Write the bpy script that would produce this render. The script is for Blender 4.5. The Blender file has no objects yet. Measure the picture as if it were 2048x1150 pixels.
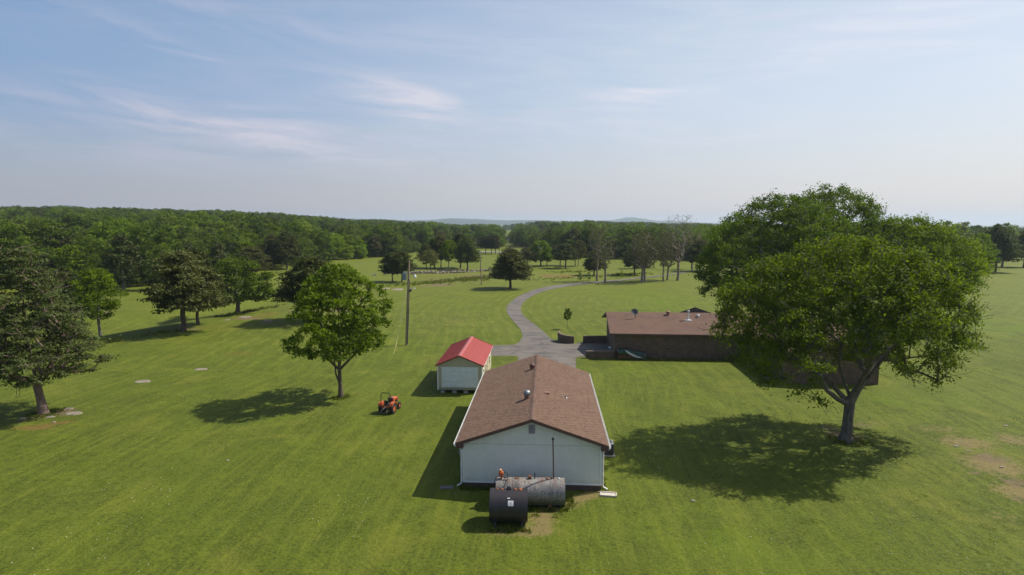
import bpy, math, random
import numpy as np
from mathutils import Vector, Matrix, noise as mnoise
R = math.radians
scene = bpy.context.scene
F, CAMH = 1200.0, 16.0                      # focal length in photo pixels, flying height in metres
PITCH = math.atan((575 - 446) / F)

# ------------------------------------------------------------------ camera
cam_data = bpy.data.cameras.new('camera')
cam = bpy.data.objects.new('camera', cam_data)
scene.collection.objects.link(cam)
cam.location = (0, 0, CAMH)
cam.rotation_euler = (R(90) - PITCH, 0, 0)
cam_data.sensor_width = 36
cam_data.lens = F / 2048 * 36
cam_data.clip_start = 0.1
cam_data.clip_end = 30000
scene.camera = cam

# ------------------------------------------------------------------ light
SUN_EL, SUN_AZ = R(48.5), R(70.0)           # azimuth clockwise from +Y
SUN_DIR = Vector((math.sin(SUN_AZ) * math.cos(SUN_EL), math.cos(SUN_AZ) * math.cos(SUN_EL), math.sin(SUN_EL)))
sun_data = bpy.data.lights.new('sun', 'SUN')
sun_data.energy = 5.0
sun_data.angle = R(0.6)
sun_data.color = (1.0, 0.94, 0.83)
sun = bpy.data.objects.new('sun', sun_data)
scene.collection.objects.link(sun)
sun.rotation_euler = SUN_DIR.to_track_quat('Z', 'Y').to_euler()
scene.view_settings.view_transform = 'Standard'
scene.view_settings.look = 'None'
scene.view_settings.exposure = 0.12
scene.view_settings.gamma = 1.0
scene.view_settings.use_curve_mapping = False
SKY_STRENGTH = 0.092


class NT:
    """small helper for building node trees"""
    def __init__(s, tree):
        s.t = tree; s.n = tree.nodes; s.l = tree.links
    def node(s, typ, ins=None, **props):
        nd = s.n.new(typ)
        for k, v in props.items(): setattr(nd, k, v)
        if ins:
            for k, v in ins.items():
                if hasattr(v, 'is_linked') or isinstance(v, bpy.types.NodeSocket): s.l.new(v, nd.inputs[k])
                else: nd.inputs[k].default_value = v
        return nd
    def math(s, op, a, b=0.0, c=0.0, clamp=False):
        nd = s.node('ShaderNodeMath', {0: a, 1: b, 2: c}, operation=op, use_clamp=clamp); return nd.outputs[0]
    def mix(s, fac, a, b):
        nd = s.node('ShaderNodeMix', data_type='RGBA')
        for k, v in ((0, fac), (6, a), (7, b)):
            if isinstance(v, bpy.types.NodeSocket): s.l.new(v, nd.inputs[k])
            else: nd.inputs[k].default_value = v if not (isinstance(v, tuple) and len(v) == 3) else v + (1,)
        return nd.outputs[2]
    def noise(s, vec, scale, detail=3, rough=.55, dist=0.0):
        nd = s.node('ShaderNodeTexNoise', {'Scale': scale, 'Detail': detail, 'Roughness': rough, 'Distortion': dist})
        if vec is not None: s.l.new(vec, nd.inputs['Vector'])
        return nd.outputs[0]
    def ramp(s, v, lo, hi):
        nd = s.node('ShaderNodeMapRange', {0: v, 1: lo, 2: hi}, interpolation_type='SMOOTHSTEP'); return nd.outputs[0]
    def comb(s, x, y, z=0.0):
        return s.node('ShaderNodeCombineXYZ', {0: x, 1: y, 2: z}).outputs[0]
    def attr(s, name):
        return s.node('ShaderNodeAttribute', attribute_name=name).outputs['Fac']


def ray(px, py):
    u = (px - 1024) / F; v = (575 - py) / F
    return (u, math.cos(PITCH) + v * math.sin(PITCH), -math.sin(PITCH) + v * math.cos(PITCH))

# ------------------------------------------------------------------ sky
world = bpy.data.worlds.new('World')
scene.world = world
world.use_nodes = True
w = NT(world.node_tree)
w.n.clear()
sky = w.node('ShaderNodeTexSky', sky_type='NISHITA', sun_disc=False, sun_elevation=SUN_EL, sun_rotation=SUN_AZ,
             altitude=200, air_density=1.2, dust_density=2.2, ozone_density=1.2)
tc = w.node('ShaderNodeTexCoord')
sep = w.node('ShaderNodeSeparateXYZ', {0: tc.outputs['Generated']})
X, Y, Z = sep.outputs
az = w.math('ARCTAN2', X, Y)
el = w.math('ARCSINE', Z)
# pale milky air: thick towards the horizon and towards the sun's side
hz = w.math('POWER', w.math('SUBTRACT', 1.0, w.math('MAXIMUM', Z, 0.0), clamp=True), 4.0)
HAZE_COL = (5.0, 5.05, 5.9)
side = w.ramp(w.math('ADD', w.math('MULTIPLY', X, math.sin(SUN_AZ)), w.math('MULTIPLY', Y, math.cos(SUN_AZ))), -0.55, 1.0)
haze_col = w.mix(side, (4.75, 4.65, 5.25), (8.6, 8.15, 8.35))
base = w.mix(w.math('MULTIPLY', hz, 0.80), sky.outputs[0], haze_col)
base = w.mix(w.math('MULTIPLY', w.math('MULTIPLY', w.ramp(Z, .85, .22), w.ramp(Z, -.02, .20)), 0.52), base, w.mix(side, (1.5, 3.55, 7.0), (7.5, 8.7, 10.2)))
# cirrus: wind-drawn streaks, denser at a few places
tilt = w.math('ADD', el, w.math('MULTIPLY', az, 0.07))
wv = w.comb(w.math('MULTIPLY', az, 2.6), w.math('MULTIPLY', tilt, 17.0), 1.7)
s1 = w.noise(wv, 1.6, 7, .62, .9)
s2 = w.noise(w.comb(w.math('MULTIPLY', az, 5.0), w.math('MULTIPLY', tilt, 50.0), 4.2), 1.3, 6, .65, 1.4)
streak = w.math('ADD', w.math('MULTIPLY', s1, 0.76), w.math('MULTIPLY', s2, 0.24))
CL = [(330, 222, 150, 20, .08, .34), (490, 262, 150, 30, .09, .95), (800, 190, 85, 25, .10, 1.25), (850, 225, 60, 22, .0, .7),
      (1292, 190, 70, 14, -.03, 1.7), (160, 300, 230, 26, .1, .45), (640, 300, 260, 40, .1, .5), (330, 85, 110, 14, .3, .30),
      (1130, 250, 420, 55, .06, .28), (700, 70, 380, 16, .06, .25), (1850, 40, 380, 60, .0, .35), (60, 195, 90, 12, .02, .3)]
tot = None
for (px, py, sx, sy, tl, amp) in CL:
    d = ray(px, py); L = math.sqrt(sum(q * q for q in d))
    a0 = math.atan2(d[0], d[1]); e0 = math.asin(d[2] / L)
    da = w.math('SUBTRACT', az, a0); de = w.math('SUBTRACT', el, e0)
    de2 = w.math('ADD', de, w.math('MULTIPLY', da, tl))
    q = w.math('ADD', w.math('POWER', w.math('ABSOLUTE', w.math('DIVIDE', da, sx / F)), 2.0), w.math('POWER', w.math('ABSOLUTE', w.math('DIVIDE', de2, sy / F)), 2.0))
    gq = w.math('MULTIPLY', w.math('EXPONENT', w.math('MULTIPLY', q, -0.8)), amp)
    tot = gq if tot is None else w.math('ADD', tot, gq)
# a thin veil of cirrus goes on over the whole sky
tot = w.math('ADD', tot, w.math('MULTIPLY', w.ramp(Z, 0.04, 0.25), 0.20))
dens = w.math('MULTIPLY', tot, w.ramp(streak, 0.34, 0.72), clamp=True)
cloud_col = w.mix(side, (6.3, 5.9, 6.9), (9.4, 9.1, 9.5))
base = w.mix(w.math('MULTIPLY', dens, 0.72), base, cloud_col)
bg = w.node('ShaderNodeBackground', {'Color': base, 'Strength': SKY_STRENGTH})
wo = w.node('ShaderNodeOutputWorld')
w.l.new(bg.outputs[0], wo.inputs[0])

# ------------------------------------------------------------------ object helpers
def tag(o, label=None, cat=None, group=None, kind=None):
    if label: o['label'] = label
    if cat: o['category'] = cat
    if group: o['group'] = group
    if kind: o['kind'] = kind
    return o

def link(o, parent=None):
    scene.collection.objects.link(o)
    if parent is not None: o.parent = parent
    return o

def thing(name, label, cat, loc=(0, 0, 0), rz=0.0, group=None):
    o = bpy.data.objects.new(name, None)
    o.empty_display_size = 0.3
    o.location = loc; o.rotation_euler = (0, 0, rz)
    link(o)
    return tag(o, label, cat, group)

def mesh_np(name, verts, faces, tint=None, smooth=False):
    """faces: (n,k) int array, k = 3 or 4"""
    me = bpy.data.meshes.new(name)
    verts = np.asarray(verts, dtype=np.float32); faces = np.asarray(faces, dtype=np.int32)
    k = faces.shape[1]
    me.vertices.add(len(verts)); me.vertices.foreach_set('co', verts.ravel())
    me.loops.add(faces.size); me.loops.foreach_set('vertex_index', faces.ravel())
    me.polygons.add(len(faces))
    me.polygons.foreach_set('loop_start', np.arange(0, faces.size, k, dtype=np.int32))
    me.polygons.foreach_set('loop_total', np.full(len(faces), k, dtype=np.int32))
    if smooth: me.polygons.foreach_set('use_smooth', np.ones(len(faces), dtype=bool))
    if tint is not None:
        at_ = me.attributes.new('tint', 'FLOAT', 'FACE'); at_.data.foreach_set('value', np.asarray(tint, dtype=np.float32))
    me.update(calc_edges=True)
    return me

class MB:
    """collects shapes; build() links them as one mesh object"""
    def __init__(s): s.v = []; s.f = []; s.tint = []; s.cur = 0.5; s.M = None
    def add(s, vs, fs):
        b = len(s.v)
        for p in vs:
            p = Vector(p)
            s.v.append(tuple(s.M @ p) if s.M is not None else tuple(p))
        for q in fs:
            s.f.append([b + i for i in q]); s.tint.append(s.cur)
        return s
    def box(s, x0, x1, y0, y1, z0, z1):
        return s.add([(x0, y0, z0), (x1, y0, z0), (x1, y1, z0), (x0, y1, z0), (x0, y0, z1), (x1, y0, z1), (x1, y1, z1), (x0, y1, z1)],
                     [(0, 3, 2, 1), (4, 5, 6, 7), (0, 1, 5, 4), (1, 2, 6, 5), (2, 3, 7, 6), (3, 0, 4, 7)])
    def hexa(s, bot, top):
        return s.add(list(bot) + list(top), [(0, 3, 2, 1), (4, 5, 6, 7), (0, 1, 5, 4), (1, 2, 6, 5), (2, 3, 7, 6), (3, 0, 4, 7)])
    def prism_y(s, pts, y0, y1):
        """polygon in x,z (counter-clockwise seen from -y) pushed from y0 to y1"""
        n = len(pts)
        vs = [(x, y0, z) for x, z in pts] + [(x, y1, z) for x, z in pts]
        fs = [list(range(n)), list(range(2 * n - 1, n - 1, -1))] + [(i, n + i, n + (i + 1) % n, (i + 1) % n) for i in range(n)]
        return s.add(vs, fs)
    def prism_x(s, pts, x0, x1):
        n = len(pts)
        vs = [(x0, y, z) for y, z in pts] + [(x1, y, z) for y, z in pts]
        fs = [list(range(n - 1, -1, -1)), list(range(n, 2 * n))] + [(i, (i + 1) % n, n + (i + 1) % n, n + i) for i in range(n)]
        return s.add(vs, fs)
    def prism_z(s, pts, z0, z1):
        n = len(pts)
        vs = [(x, y, z0) for x, y in pts] + [(x, y, z1) for x, y in pts]
        fs = [list(range(n - 1, -1, -1)), list(range(n, 2 * n))] + [(i, (i + 1) % n, n + (i + 1) % n, n + i) for i in range(n)]
        return s.add(vs, fs)
    def tube(s, pts, rad, n=8, caps=True):
        pts = [Vector(p) for p in pts]
        if not hasattr(rad, '__len__'): rad = [rad] * len(pts)
        rings = []; up = None
        for i, p in enumerate(pts):
            d = (pts[min(i + 1, len(pts) - 1)] - pts[max(i - 1, 0)])
            if d.length < 1e-9: d = Vector((0, 0, 1))
            d.normalize()
            if up is None:
                up = Vector((0, 0, 1)) if abs(d.z) < .9 else Vector((1, 0, 0))
            a = d.cross(up)
            if a.length < 1e-6: a = d.cross(Vector((0, 1, 0)))
            a.normalize(); b = a.cross(d).normalized(); up = b
            rings.append([p + (a * math.cos(t) + b * math.sin(t)) * rad[i] for t in [2 * math.pi * k / n for k in range(n)]])
        vs = [q for r_ in rings for q in r_]
        fs = [(i * n + k, i * n + (k + 1) % n, (i + 1) * n + (k + 1) % n, (i + 1) * n + k) for i in range(len(pts) - 1) for k in range(n)]
        if caps: fs += [list(range(n - 1, -1, -1)), list(range((len(pts) - 1) * n, len(pts) * n))]
        return s.add(vs, fs)
    def lathe(s, prof, n=16, c=(0, 0, 0), axis='z', caps=True):
        """prof: (radius, height) pairs"""
        vs = []; m = len(prof)
        for r_, h in prof:
            for k in range(n):
                t = 2 * math.pi * k / n; a, b = r_ * math.cos(t), r_ * math.sin(t)
                q = (a, b, h) if axis == 'z' else ((h, a, b) if axis == 'x' else (b, h, a))
                vs.append((q[0] + c[0], q[1] + c[1], q[2] + c[2]))
        fs = [(i * n + k, i * n + (k + 1) % n, (i + 1) * n + (k + 1) % n, (i + 1) * n + k) for i in range(m - 1) for k in range(n)]
        if caps: fs += [list(range(n - 1, -1, -1)), list(range((m - 1) * n, m * n))]
        return s.add(vs, fs)
    def mesh(s, name, smooth=False):
        me = bpy.data.meshes.new(name)
        me.from_pydata(s.v, [], s.f)
        at_ = me.attributes.new('tint', 'FLOAT', 'FACE'); at_.data.foreach_set('value', s.tint)
        if smooth: me.polygons.foreach_set('use_smooth', [True] * len(me.polygons))
        me.update()
        return me
    def build(s, name, m, parent=None, smooth=False, bevel=0.0):
        me = s.mesh(name, smooth); me.materials.append(m)
        o = link(bpy.data.objects.new(name, me), parent)
        if smooth:
            md = o.modifiers.new('edges', 'EDGE_SPLIT'); md.split_angle = R(38)
        if bevel:
            md = o.modifiers.new('bevel', 'BEVEL'); md.width = bevel; md.segments = 1; md.limit_method = 'ANGLE'
        return o

def put(me, name, parent, loc=(0, 0, 0), rot=(0, 0, 0), scl=(1, 1, 1)):
    o = link(bpy.data.objects.new(name, me), parent)
    o.location = loc; o.rotation_euler = rot; o.scale = scl
    return o

# ------------------------------------------------------------------ materials
MATS = {}
def pmat(name, col, col2=None, scale=3.0, rough=.7, metal=0.0, bump=0.0, bscale=None, spots=None, stretch=None, tint=0.0, spec=None, c3=None):
    """plain procedural material: two tones through noise, optional stains, optional per-piece variation"""
    m = bpy.data.materials.new(name); m.use_nodes = True
    t = NT(m.node_tree); b = t.n['Principled BSDF']
    co = t.node('ShaderNodeTexCoord').outputs['Object']
    if stretch:
        co2 = t.node('ShaderNodeMapping', {'Vector': co, 'Scale': stretch}).outputs[0]
    else: co2 = co
    c = t.mix(t.ramp(t.noise(co2, scale, 4, .6), .32, .68), col, col2 or tuple(q * .82 for q in col))
    if spots:
        sc_, lo, hi, scol = spots
        c = t.mix(t.ramp(t.noise(co2, sc_, 5, .65, .4), lo, hi), c, scol)
    if tint:
        rnd = t.math('FRACT', t.math('ADD', t.attr('tint'), t.node('ShaderNodeObjectInfo').outputs['Random']))
        k = t.math('ADD', t.math('MULTIPLY', rnd, tint), 1 - tint / 2)
        c = t.node('ShaderNodeVectorMath', {0: c, 1: t.comb(k, k, k)}, operation='MULTIPLY').outputs[0]
        if c3: c = t.mix(t.math('MULTIPLY', t.ramp(t.math('FRACT', t.math('MULTIPLY', rnd, 7.3)), .55, .95), .6), c, c3)
    t.l.new(c, b.inputs['Base Color'])
    b.inputs['Roughness'].default_value = rough; b.inputs['Metallic'].default_value = metal
    if spec is not None: b.inputs['Specular IOR Level'].default_value = spec
    if bump:
        bn = t.node('ShaderNodeBump', {'Height': t.noise(co2, bscale or scale * 6, 4, .6), 'Strength': 1.0, 'Distance': bump})
        t.l.new(bn.outputs[0], b.inputs['Normal'])
    MATS[name] = m
    return m

def groove_mat(name, col, col2, period, depth=.006, dark=.6):
    """painted sheet siding with vertical grooves"""
    m = pmat(name, col, col2, 1.5, .65)
    t = NT(m.node_tree); b = t.n['Principled BSDF']
    co = t.node('ShaderNodeTexCoord').outputs['Object']
    s_ = t.node('ShaderNodeSeparateXYZ', {0: co})
    u = t.math('ADD', s_.outputs[0], s_.outputs[1])
    fr = t.math('FRACT', t.math('DIVIDE', u, period))
    g_ = t.math('MINIMUM', t.ramp(fr, .0, .07), t.ramp(t.math('SUBTRACT', 1.0, fr), .0, .07))
    old = b.inputs['Base Color'].links[0].from_socket
    streak = t.noise(t.comb(t.math('MULTIPLY', u, 3.0), t.math('MULTIPLY', s_.outputs[2], .35)), 2.2, 5, .65)
    c = t.mix(t.ramp(streak, .45, .75), old, tuple(q * .91 for q in col))
    c = t.mix(t.math('MULTIPLY', t.ramp(t.math('ADD', s_.outputs[2], t.math('MULTIPLY', t.noise(co, 2.5, 5, .7), .9)), 1.25, .75), .35), c, (.30, .25, .17))
    c = t.mix(g_, tuple(q * dark for q in col), c)
    t.l.new(c, b.inputs['Base Color'])
    t.l.new(t.node('ShaderNodeBump', {'Height': g_, 'Strength': 1.0, 'Distance': depth}).outputs[0], b.inputs['Normal'])
    return m

def brick_mat(name, c1, c2, mortar, sx=1.0):
    m = bpy.data.materials.new(name); m.use_nodes = True
    t = NT(m.node_tree); b = t.n['Principled BSDF']
    co = t.node('ShaderNodeTexCoord').outputs['Object']
    s_ = t.node('ShaderNodeSeparateXYZ', {0: co})
    v = t.comb(t.math('ADD', s_.outputs[0], s_.outputs[1]), s_.outputs[2])
    br = t.node('ShaderNodeTexBrick', {'Vector': v, 'Color1': c1 + (1,), 'Color2': c2 + (1,), 'Mortar': mortar + (1,), 'Scale': 1.0,
                'Mortar Size': .009, 'Mortar Smooth': .2, 'Bias': .0, 'Brick Width': .22, 'Row Height': .078})
    n_ = t.ramp(t.noise(v, 1.4, 5, .7), .3, .7)
    c = t.mix(n_, br.outputs[0], t.mix(.5, br.outputs[0], tuple(q * .75 for q in c2)))
    c = t.mix(t.math('MULTIPLY', t.ramp(t.noise(v, 9, 3, .7), .5, .8), .5), c, tuple(q * 1.3 for q in c1))
    t.l.new(c, b.inputs['Base Color'])
    t.l.new(t.node('ShaderNodeBump', {'Height': br.outputs[1], 'Strength': -.6, 'Distance': .012}).outputs[0], b.inputs['Normal'])
    b.inputs['Roughness'].default_value = .88
    MATS[name] = m
    return m

def leaf_mat(name, dark, light, warm=None, trans=.32, var=.5, patch=False):
    m = bpy.data.materials.new(name); m.use_nodes = True
    t = NT(m.node_tree); t.n.clear()
    tint = t.attr('tint')
    rnd = t.node('ShaderNodeObjectInfo').outputs['Random']
    c = t.mix(tint, dark, light)
    if patch:                                       # stands of differing species and age
        lc = t.node('ShaderNodeObjectInfo').outputs['Location']
        lc = t.node('ShaderNodeVectorMath', {0: lc, 1: (1, 1, 0)}, operation='MULTIPLY').outputs[0]
        c = t.mix(t.math('MULTIPLY', t.ramp(t.noise(lc, .016, 3, .6), .46, .62), .5), c, (.048, .078, .018))
        c = t.mix(t.math('MULTIPLY', t.ramp(t.noise(lc, .045, 3, .6), .56, .68), .6), c, (.20, .255, .03))
    if warm:
        c = t.mix(t.math('MULTIPLY', t.ramp(rnd, .35, 1.0), var), c, warm)
        k = t.math('ADD', .72, t.math('MULTIPLY', t.math('FRACT', t.math('MULTIPLY', rnd, 13.7)), .56))
        c = t.node('ShaderNodeVectorMath', {0: c, 1: t.comb(k, k, k)}, operation='MULTIPLY').outputs[0]
    di = t.node('ShaderNodeBsdfPrincipled', {'Base Color': c, 'Roughness': .6, 'Specular IOR Level': .14})
    cs = t.node('ShaderNodeVectorMath', {0: c, 1: (1.25, 1.35, .55)}, operation='MULTIPLY').outputs[0]
    tr = t.node('ShaderNodeBsdfTranslucent', {'Color': cs})
    mx = t.node('ShaderNodeMixShader', {0: trans, 1: di.outputs[0], 2: tr.outputs[0]})
    out = t.node('ShaderNodeOutputMaterial')
    t.l.new(mx.outputs[0], out.inputs[0])
    MATS[name] = m
    return m

# ------------------------------------------------------------------ lie of the land
def sstep(a, b, x):
    t = np.clip((np.asarray(x, dtype=float) - a) / (b - a), 0, 1)
    return t * t * (3 - 2 * t)

RISE_U = [-1.6, -.87, -.72, -.48, -.40, -.29, -.21, -.14, -.06, 0.0, .05, .16, .22, .30, .5, .8, 1.6]
RISE_Z = [18.0, 21.5, 23.0, 18.5, 14.5, 8.0, 3.5, .5, -2.5, -3.5, -.5, .8, .2, -1.0, -3.5, -5.0, -6.0]
LA, LB = np.array([-64.0, 68.0]), np.array([-41.0, 128.0])
def hgt(x, y):
    x = np.asarray(x, dtype=float); y = np.asarray(y, dtype=float)
    u = x / np.maximum(y, 30.0)
    far = np.interp(u, RISE_U, RISE_Z) * sstep(175, 760, y)
    out = 1 - .75 * sstep(1300, 2600, y)
    z = far * out - 24 * sstep(1500, 4000, y) * sstep(.25, .9, u)
    d = (LB - LA) / np.linalg.norm(LB - LA)
    s = -((x - LA[0]) * d[1] - (y - LA[1]) * d[0])          # metres left of the crest
    al = (x - LA[0]) * d[0] + (y - LA[1]) * d[1]
    z = z - 1.7 * np.exp(-((s - 11) / 7.0) ** 2) * sstep(-45, 5, al) * (1 - sstep(60, 95, al))
    # slight swells of the far meadow
    z = z + .45 * np.sin(x * .031 + 1) * np.sin(y * .023) * sstep(165, 230, y)
    return z

def hz1(x, y): return float(hgt(x, y))

def ground(px, py):
    r = ray(px, py)
    z = 0.0
    for _ in range(12):
        t = (z - CAMH) / r[2]
        x, y = r[0] * t, r[1] * t
        z = .5 * z + .5 * hz1(x, y)
    return Vector((x, y, hz1(x, y)))

def on_plane(px, py, z):
    r = ray(px, py); t = (z - CAMH) / r[2]
    return Vector((r[0] * t, r[1] * t, z))

def at_depth(px, py, y):
    r = ray(px, py); t = y / r[1]
    return Vector((r[0] * t, y, CAMH + r[2] * t))

def project(x, y, z):
    z = z - CAMH
    fw = y * math.cos(PITCH) - z * math.sin(PITCH); up = y * math.sin(PITCH) + z * math.cos(PITCH)
    return 1024 + F * x / fw, 575 - F * up / fw

# asphalt drive: left and right edges, from the yard outwards
EDGE_L = [(1044, 667), (1039, 656.5), (1027, 642.6), (1016.5, 630), (1013, 618), (1016.5, 609.6), (1030, 597), (1049.6, 587), (1070.4, 579), (1098, 573), (1128, 569), (1171, 564.6), (1235, 560), (1283, 554.7), (1316, 551.5), (1348, 547.5), (1395, 540.5), (1450, 535), (1560, 530)]
EDGE_R = [(1089, 665), (1077.4, 655.5), (1067, 647), (1053, 637.0), (1044.3, 627), (1041.7, 616.5), (1047.8, 604), (1061.7, 594), (1079, 586), (1101.7, 579), (1136.5, 573), (1180, 567.5), (1237, 562.4), (1285, 556.8), (1318, 553.4), (1349, 549.2), (1396, 542), (1451, 536.3), (1561, 531.2)]
def resample(pts, n):
    P = np.array([tuple(ground(*p))[:2] for p in pts]); k = len(P)
    out = []
    t = np.linspace(0, k - 1, n)
    for q in t:
        i = min(int(q), k - 2); f_ = q - i
        p0, p1, p2, p3 = P[max(i - 1, 0)], P[i], P[i + 1], P[min(i + 2, k - 1)]
        out.append(.5 * ((2 * p1) + (-p0 + p2) * f_ + (2 * p0 - 5 * p1 + 4 * p2 - p3) * f_ ** 2 + (-p0 + 3 * p1 - 3 * p2 + p3) * f_ ** 3))
    return np.array(out)
ROAD_L, ROAD_R = resample(EDGE_L, 150), resample(EDGE_R, 150)
ROAD_C = (ROAD_L + ROAD_R) / 2

# ------------------------------------------------------------------ ground sheet
def axis(lo, hi, step, far, g=1.075):
    a = list(np.arange(lo, hi + 1e-6, step)); s = step
    while a[-1] < far: s *= g; a.append(a[-1] + s)
    return a
ys = np.array(axis(12, 190, .6, 9000, 1.05)); ys = np.concatenate([[-400, -200, -100, -50, -25, -10, 0, 6], ys])
xs_r = axis(0, 84, .6, 9000, 1.06); xs = np.array([-v for v in xs_r[:0:-1]] + xs_r)
GX, GY = np.meshgrid(xs, ys)
gx, gy = GX.ravel(), GY.ravel()
gz = hgt(gx, gy)
nx, ny = len(xs), len(ys)
idx = np.arange(nx * ny).reshape(ny, nx)
gf = np.stack([idx[:-1, :-1].ravel(), idx[:-1, 1:].ravel(), idx[1:, 1:].ravel(), idx[1:, :-1].ravel()], 1)
g_me = mesh_np('ground', np.stack([gx, gy, gz], 1), gf, smooth=True)

# mowing runs follow the drive and the outbuilding
def poly_dist(P, x, y):
    best = np.full(x.shape, 1e9); run = np.zeros(x.shape); acc = 0.0
    for a, b in zip(P[:-1], P[1:]):
        ab = b - a; L = np.linalg.norm(ab)
        if L < 1e-6: continue
        t = np.clip(((x - a[0]) * ab[0] + (y - a[1]) * ab[1]) / L ** 2, 0, 1)
        d = np.hypot(x - a[0] - t * ab[0], y - a[1] - t * ab[1])
        m = d < best
        best[m] = d[m]; run[m] = acc + t[m] * L; acc += L
    return best, run
near = (np.abs(gx) < 130) & (gy > 0) & (gy < 320)
mow = np.zeros(len(gx)); trk = np.zeros(len(gx))
MP = np.array([[-1.5, -30.0], [1.0, 37.0], [2.2, 50.0], [4.5, 62.0]] + [tuple(p) for p in ROAD_C[::6]])
mow[near], trk[near] = poly_dist(MP, gx[near], gy[near])
far_ = ~near
mow[far_] = np.hypot(gx[far_], gy[far_]) ; trk[far_] = gx[far_]

soil = np.zeros(len(gx)); straw = np.zeros(len(gx)); red = np.zeros(len(gx)); lush = np.zeros(len(gx))
def patch(arr, px, py, rx, ry, amt, rot=0.0):
    c = ground(px, py); a = ground(px + rx, py); b1 = ground(px, py - ry); b2 = ground(px, py + ry)
    wx = abs(a.x - c.x); wy = abs(b1.y - b2.y) / 2
    dx, dy = gx - c.x, gy - c.y
    if rot:
        dx, dy = dx * math.cos(rot) + dy * math.sin(rot), -dx * math.sin(rot) + dy * math.cos(rot)
    q = (dx / wx) ** 2 + (dy / wy) ** 2
    np.maximum(arr, amt * np.exp(-q * 1.1), out=arr)
# worn ring round the two tanks
for a in [(1065, 1062, 60, 14, 1), (1085, 1035, 34, 22, .95), (1120, 1010, 40, 12, 1), (1160, 996, 40, 11, .95), (1000, 1064, 50, 9, .9),
          (1190, 985, 34, 10, .9), (930, 985, 40, 7, .6), (960, 968, 60, 8, .5), (1215, 985, 24, 9, .8), (1040, 990, 70, 12, .9)]: patch(straw, *a)
patch(straw, 1212, 908, 20, 9, .85); patch(soil, 1214, 911, 16, 4, .8)
# roots of the big tree, bare slope on the right
for a in [(1690, 872, 40, 12, .95), (1720, 850, 40, 9, .6), (1660, 858, 26, 16, .6), (1690, 884, 30, 6, .9)]: patch(soil, *a)
for a in [(1935, 885, 70, 18, .8), (1990, 930, 75, 30, .85), (2040, 985, 60, 26, .85), (1880, 858, 90, 13, .5), (2030, 880, 50, 20, .7), (1760, 846, 60, 10, .45), (2010, 1030, 80, 30, .4)]: patch(straw, *a)
for a in [(1980, 915, 45, 16, .75), (2035, 965, 45, 14, .8), (1925, 890, 25, 6, .7), (1950, 945, 20, 10, .6), (2046, 1000, 26, 10, .8)]: patch(soil, *a)
# left cedar roots and the reddish strip below it
for a in [(100, 827, 60, 8, .9), (60, 838, 60, 6, .5), (130, 822, 30, 8, .8)]: patch(soil, *a)
for a in [(70, 855, 48, 6, 1), (120, 845, 40, 4, .8), (150, 840, 16, 5, .7), (420, 655, 60, 5, .45), (500, 635, 60, 6, .6), (480, 708, 60, 9, .5), (470, 728, 40, 7, .4),
          (620, 625, 40, 7, .7), (540, 628, 30, 5, .6), (1130, 552, 60, 5, .7), (1095, 551, 20, 4, .9), (1125, 553, 14, 4, 1), (760, 880, 14, 4, .6), (800, 868, 16, 4, .5)]: patch(red, *a)
for a in [(495, 637, 40, 4, .8), (530, 644, 26, 3, .8), (600, 622, 40, 4, .7), (385, 657, 30, 3, .7), (960, 553, 60, 5, .8), (880, 570, 40, 4, .8), (1000, 550, 40, 3, .8), (850, 572, 24, 4, .6),
          (210, 625, 24, 4, .7), (690, 620, 30, 5, .8), (1230, 551, 60, 3, .5), (900, 560, 130, 9, .5), (1160, 553, 130, 5, .4)]: patch(soil, *a)
for a in [(880, 545, 140, 14, .5), (760, 578, 60, 8, .45), (900, 640, 120, 30, .35), (740, 640, 60, 20, .3), (1000, 660, 60, 14, .35), (200, 980, 200, 90, .28), (60, 1090, 160, 80, .28),
          (400, 950, 160, 60, .2), (1280, 640, 200, 24, .30), (1160, 600, 120, 20, .3), (1250, 750, 90, 14, .25), (840, 850, 70, 60, .25)]: patch(straw, *a)
for a in [(1330, 605, 90, 14, .8), (1290, 590, 90, 12, .7), (1260, 740, 60, 10, .5), (1800, 800, 160, 20, .6), (1985, 650, 120, 60, .6), (1500, 1080, 240, 60, .4), (820, 700, 80, 30, .3)]: patch(lush, *a)
for nm, arr in (('mow', mow), ('trk', trk), ('soil', soil), ('straw', straw), ('redsoil', red), ('lush', lush)):
    at_ = g_me.attributes.new(nm, 'FLOAT', 'POINT'); at_.data.foreach_set('value', arr.astype(np.float32))

gm = bpy.data.materials.new('mown_grass'); gm.use_nodes = True
t = NT(gm.node_tree); b = t.n['Principled BSDF']
P = t.node('ShaderNodeNewGeometry').outputs['Position']
nb = t.noise(P, .035, 4, .6, .6); nm_ = t.noise(P, .28, 5, .68, .7); nf = t.noise(P, 1.9, 5, .72, .5); ng = t.noise(P, 6.0, 5, .8); nh = t.noise(P, 22.0, 3, .7)
A_mow, A_trk = t.attr('mow'), t.attr('trk')
sv = t.comb(t.math('MULTIPLY', A_mow, 1.0), t.math('MULTIPLY', A_trk, .07))
st1 = t.noise(sv, 1.5, 5, .7); st2 = t.noise(t.comb(t.math('MULTIPLY', A_mow, 4.0), t.math('MULTIPLY', A_trk, .35), 3.0), 1.2, 4, .7)
wob = t.math('ADD', A_mow, t.math('MULTIPLY', t.noise(P, .10, 3), 2.6))
lane = t.math('SINE', t.math('MULTIPLY', wob, 2 * math.pi / 1.9))
G0, G1, G2, G3 = (.032, .056, .0035), (.080, .119, .0055), (.142, .168, .013), (.27, .24, .09)
c = t.mix(t.ramp(t.math('ADD', t.math('MULTIPLY', nm_, .5), t.math('MULTIPLY', nf, .5)), .40, .60), G0, G1)
c = t.mix(t.math('MULTIPLY', t.ramp(nb, .40, .62), .50), c, G1)
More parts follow.
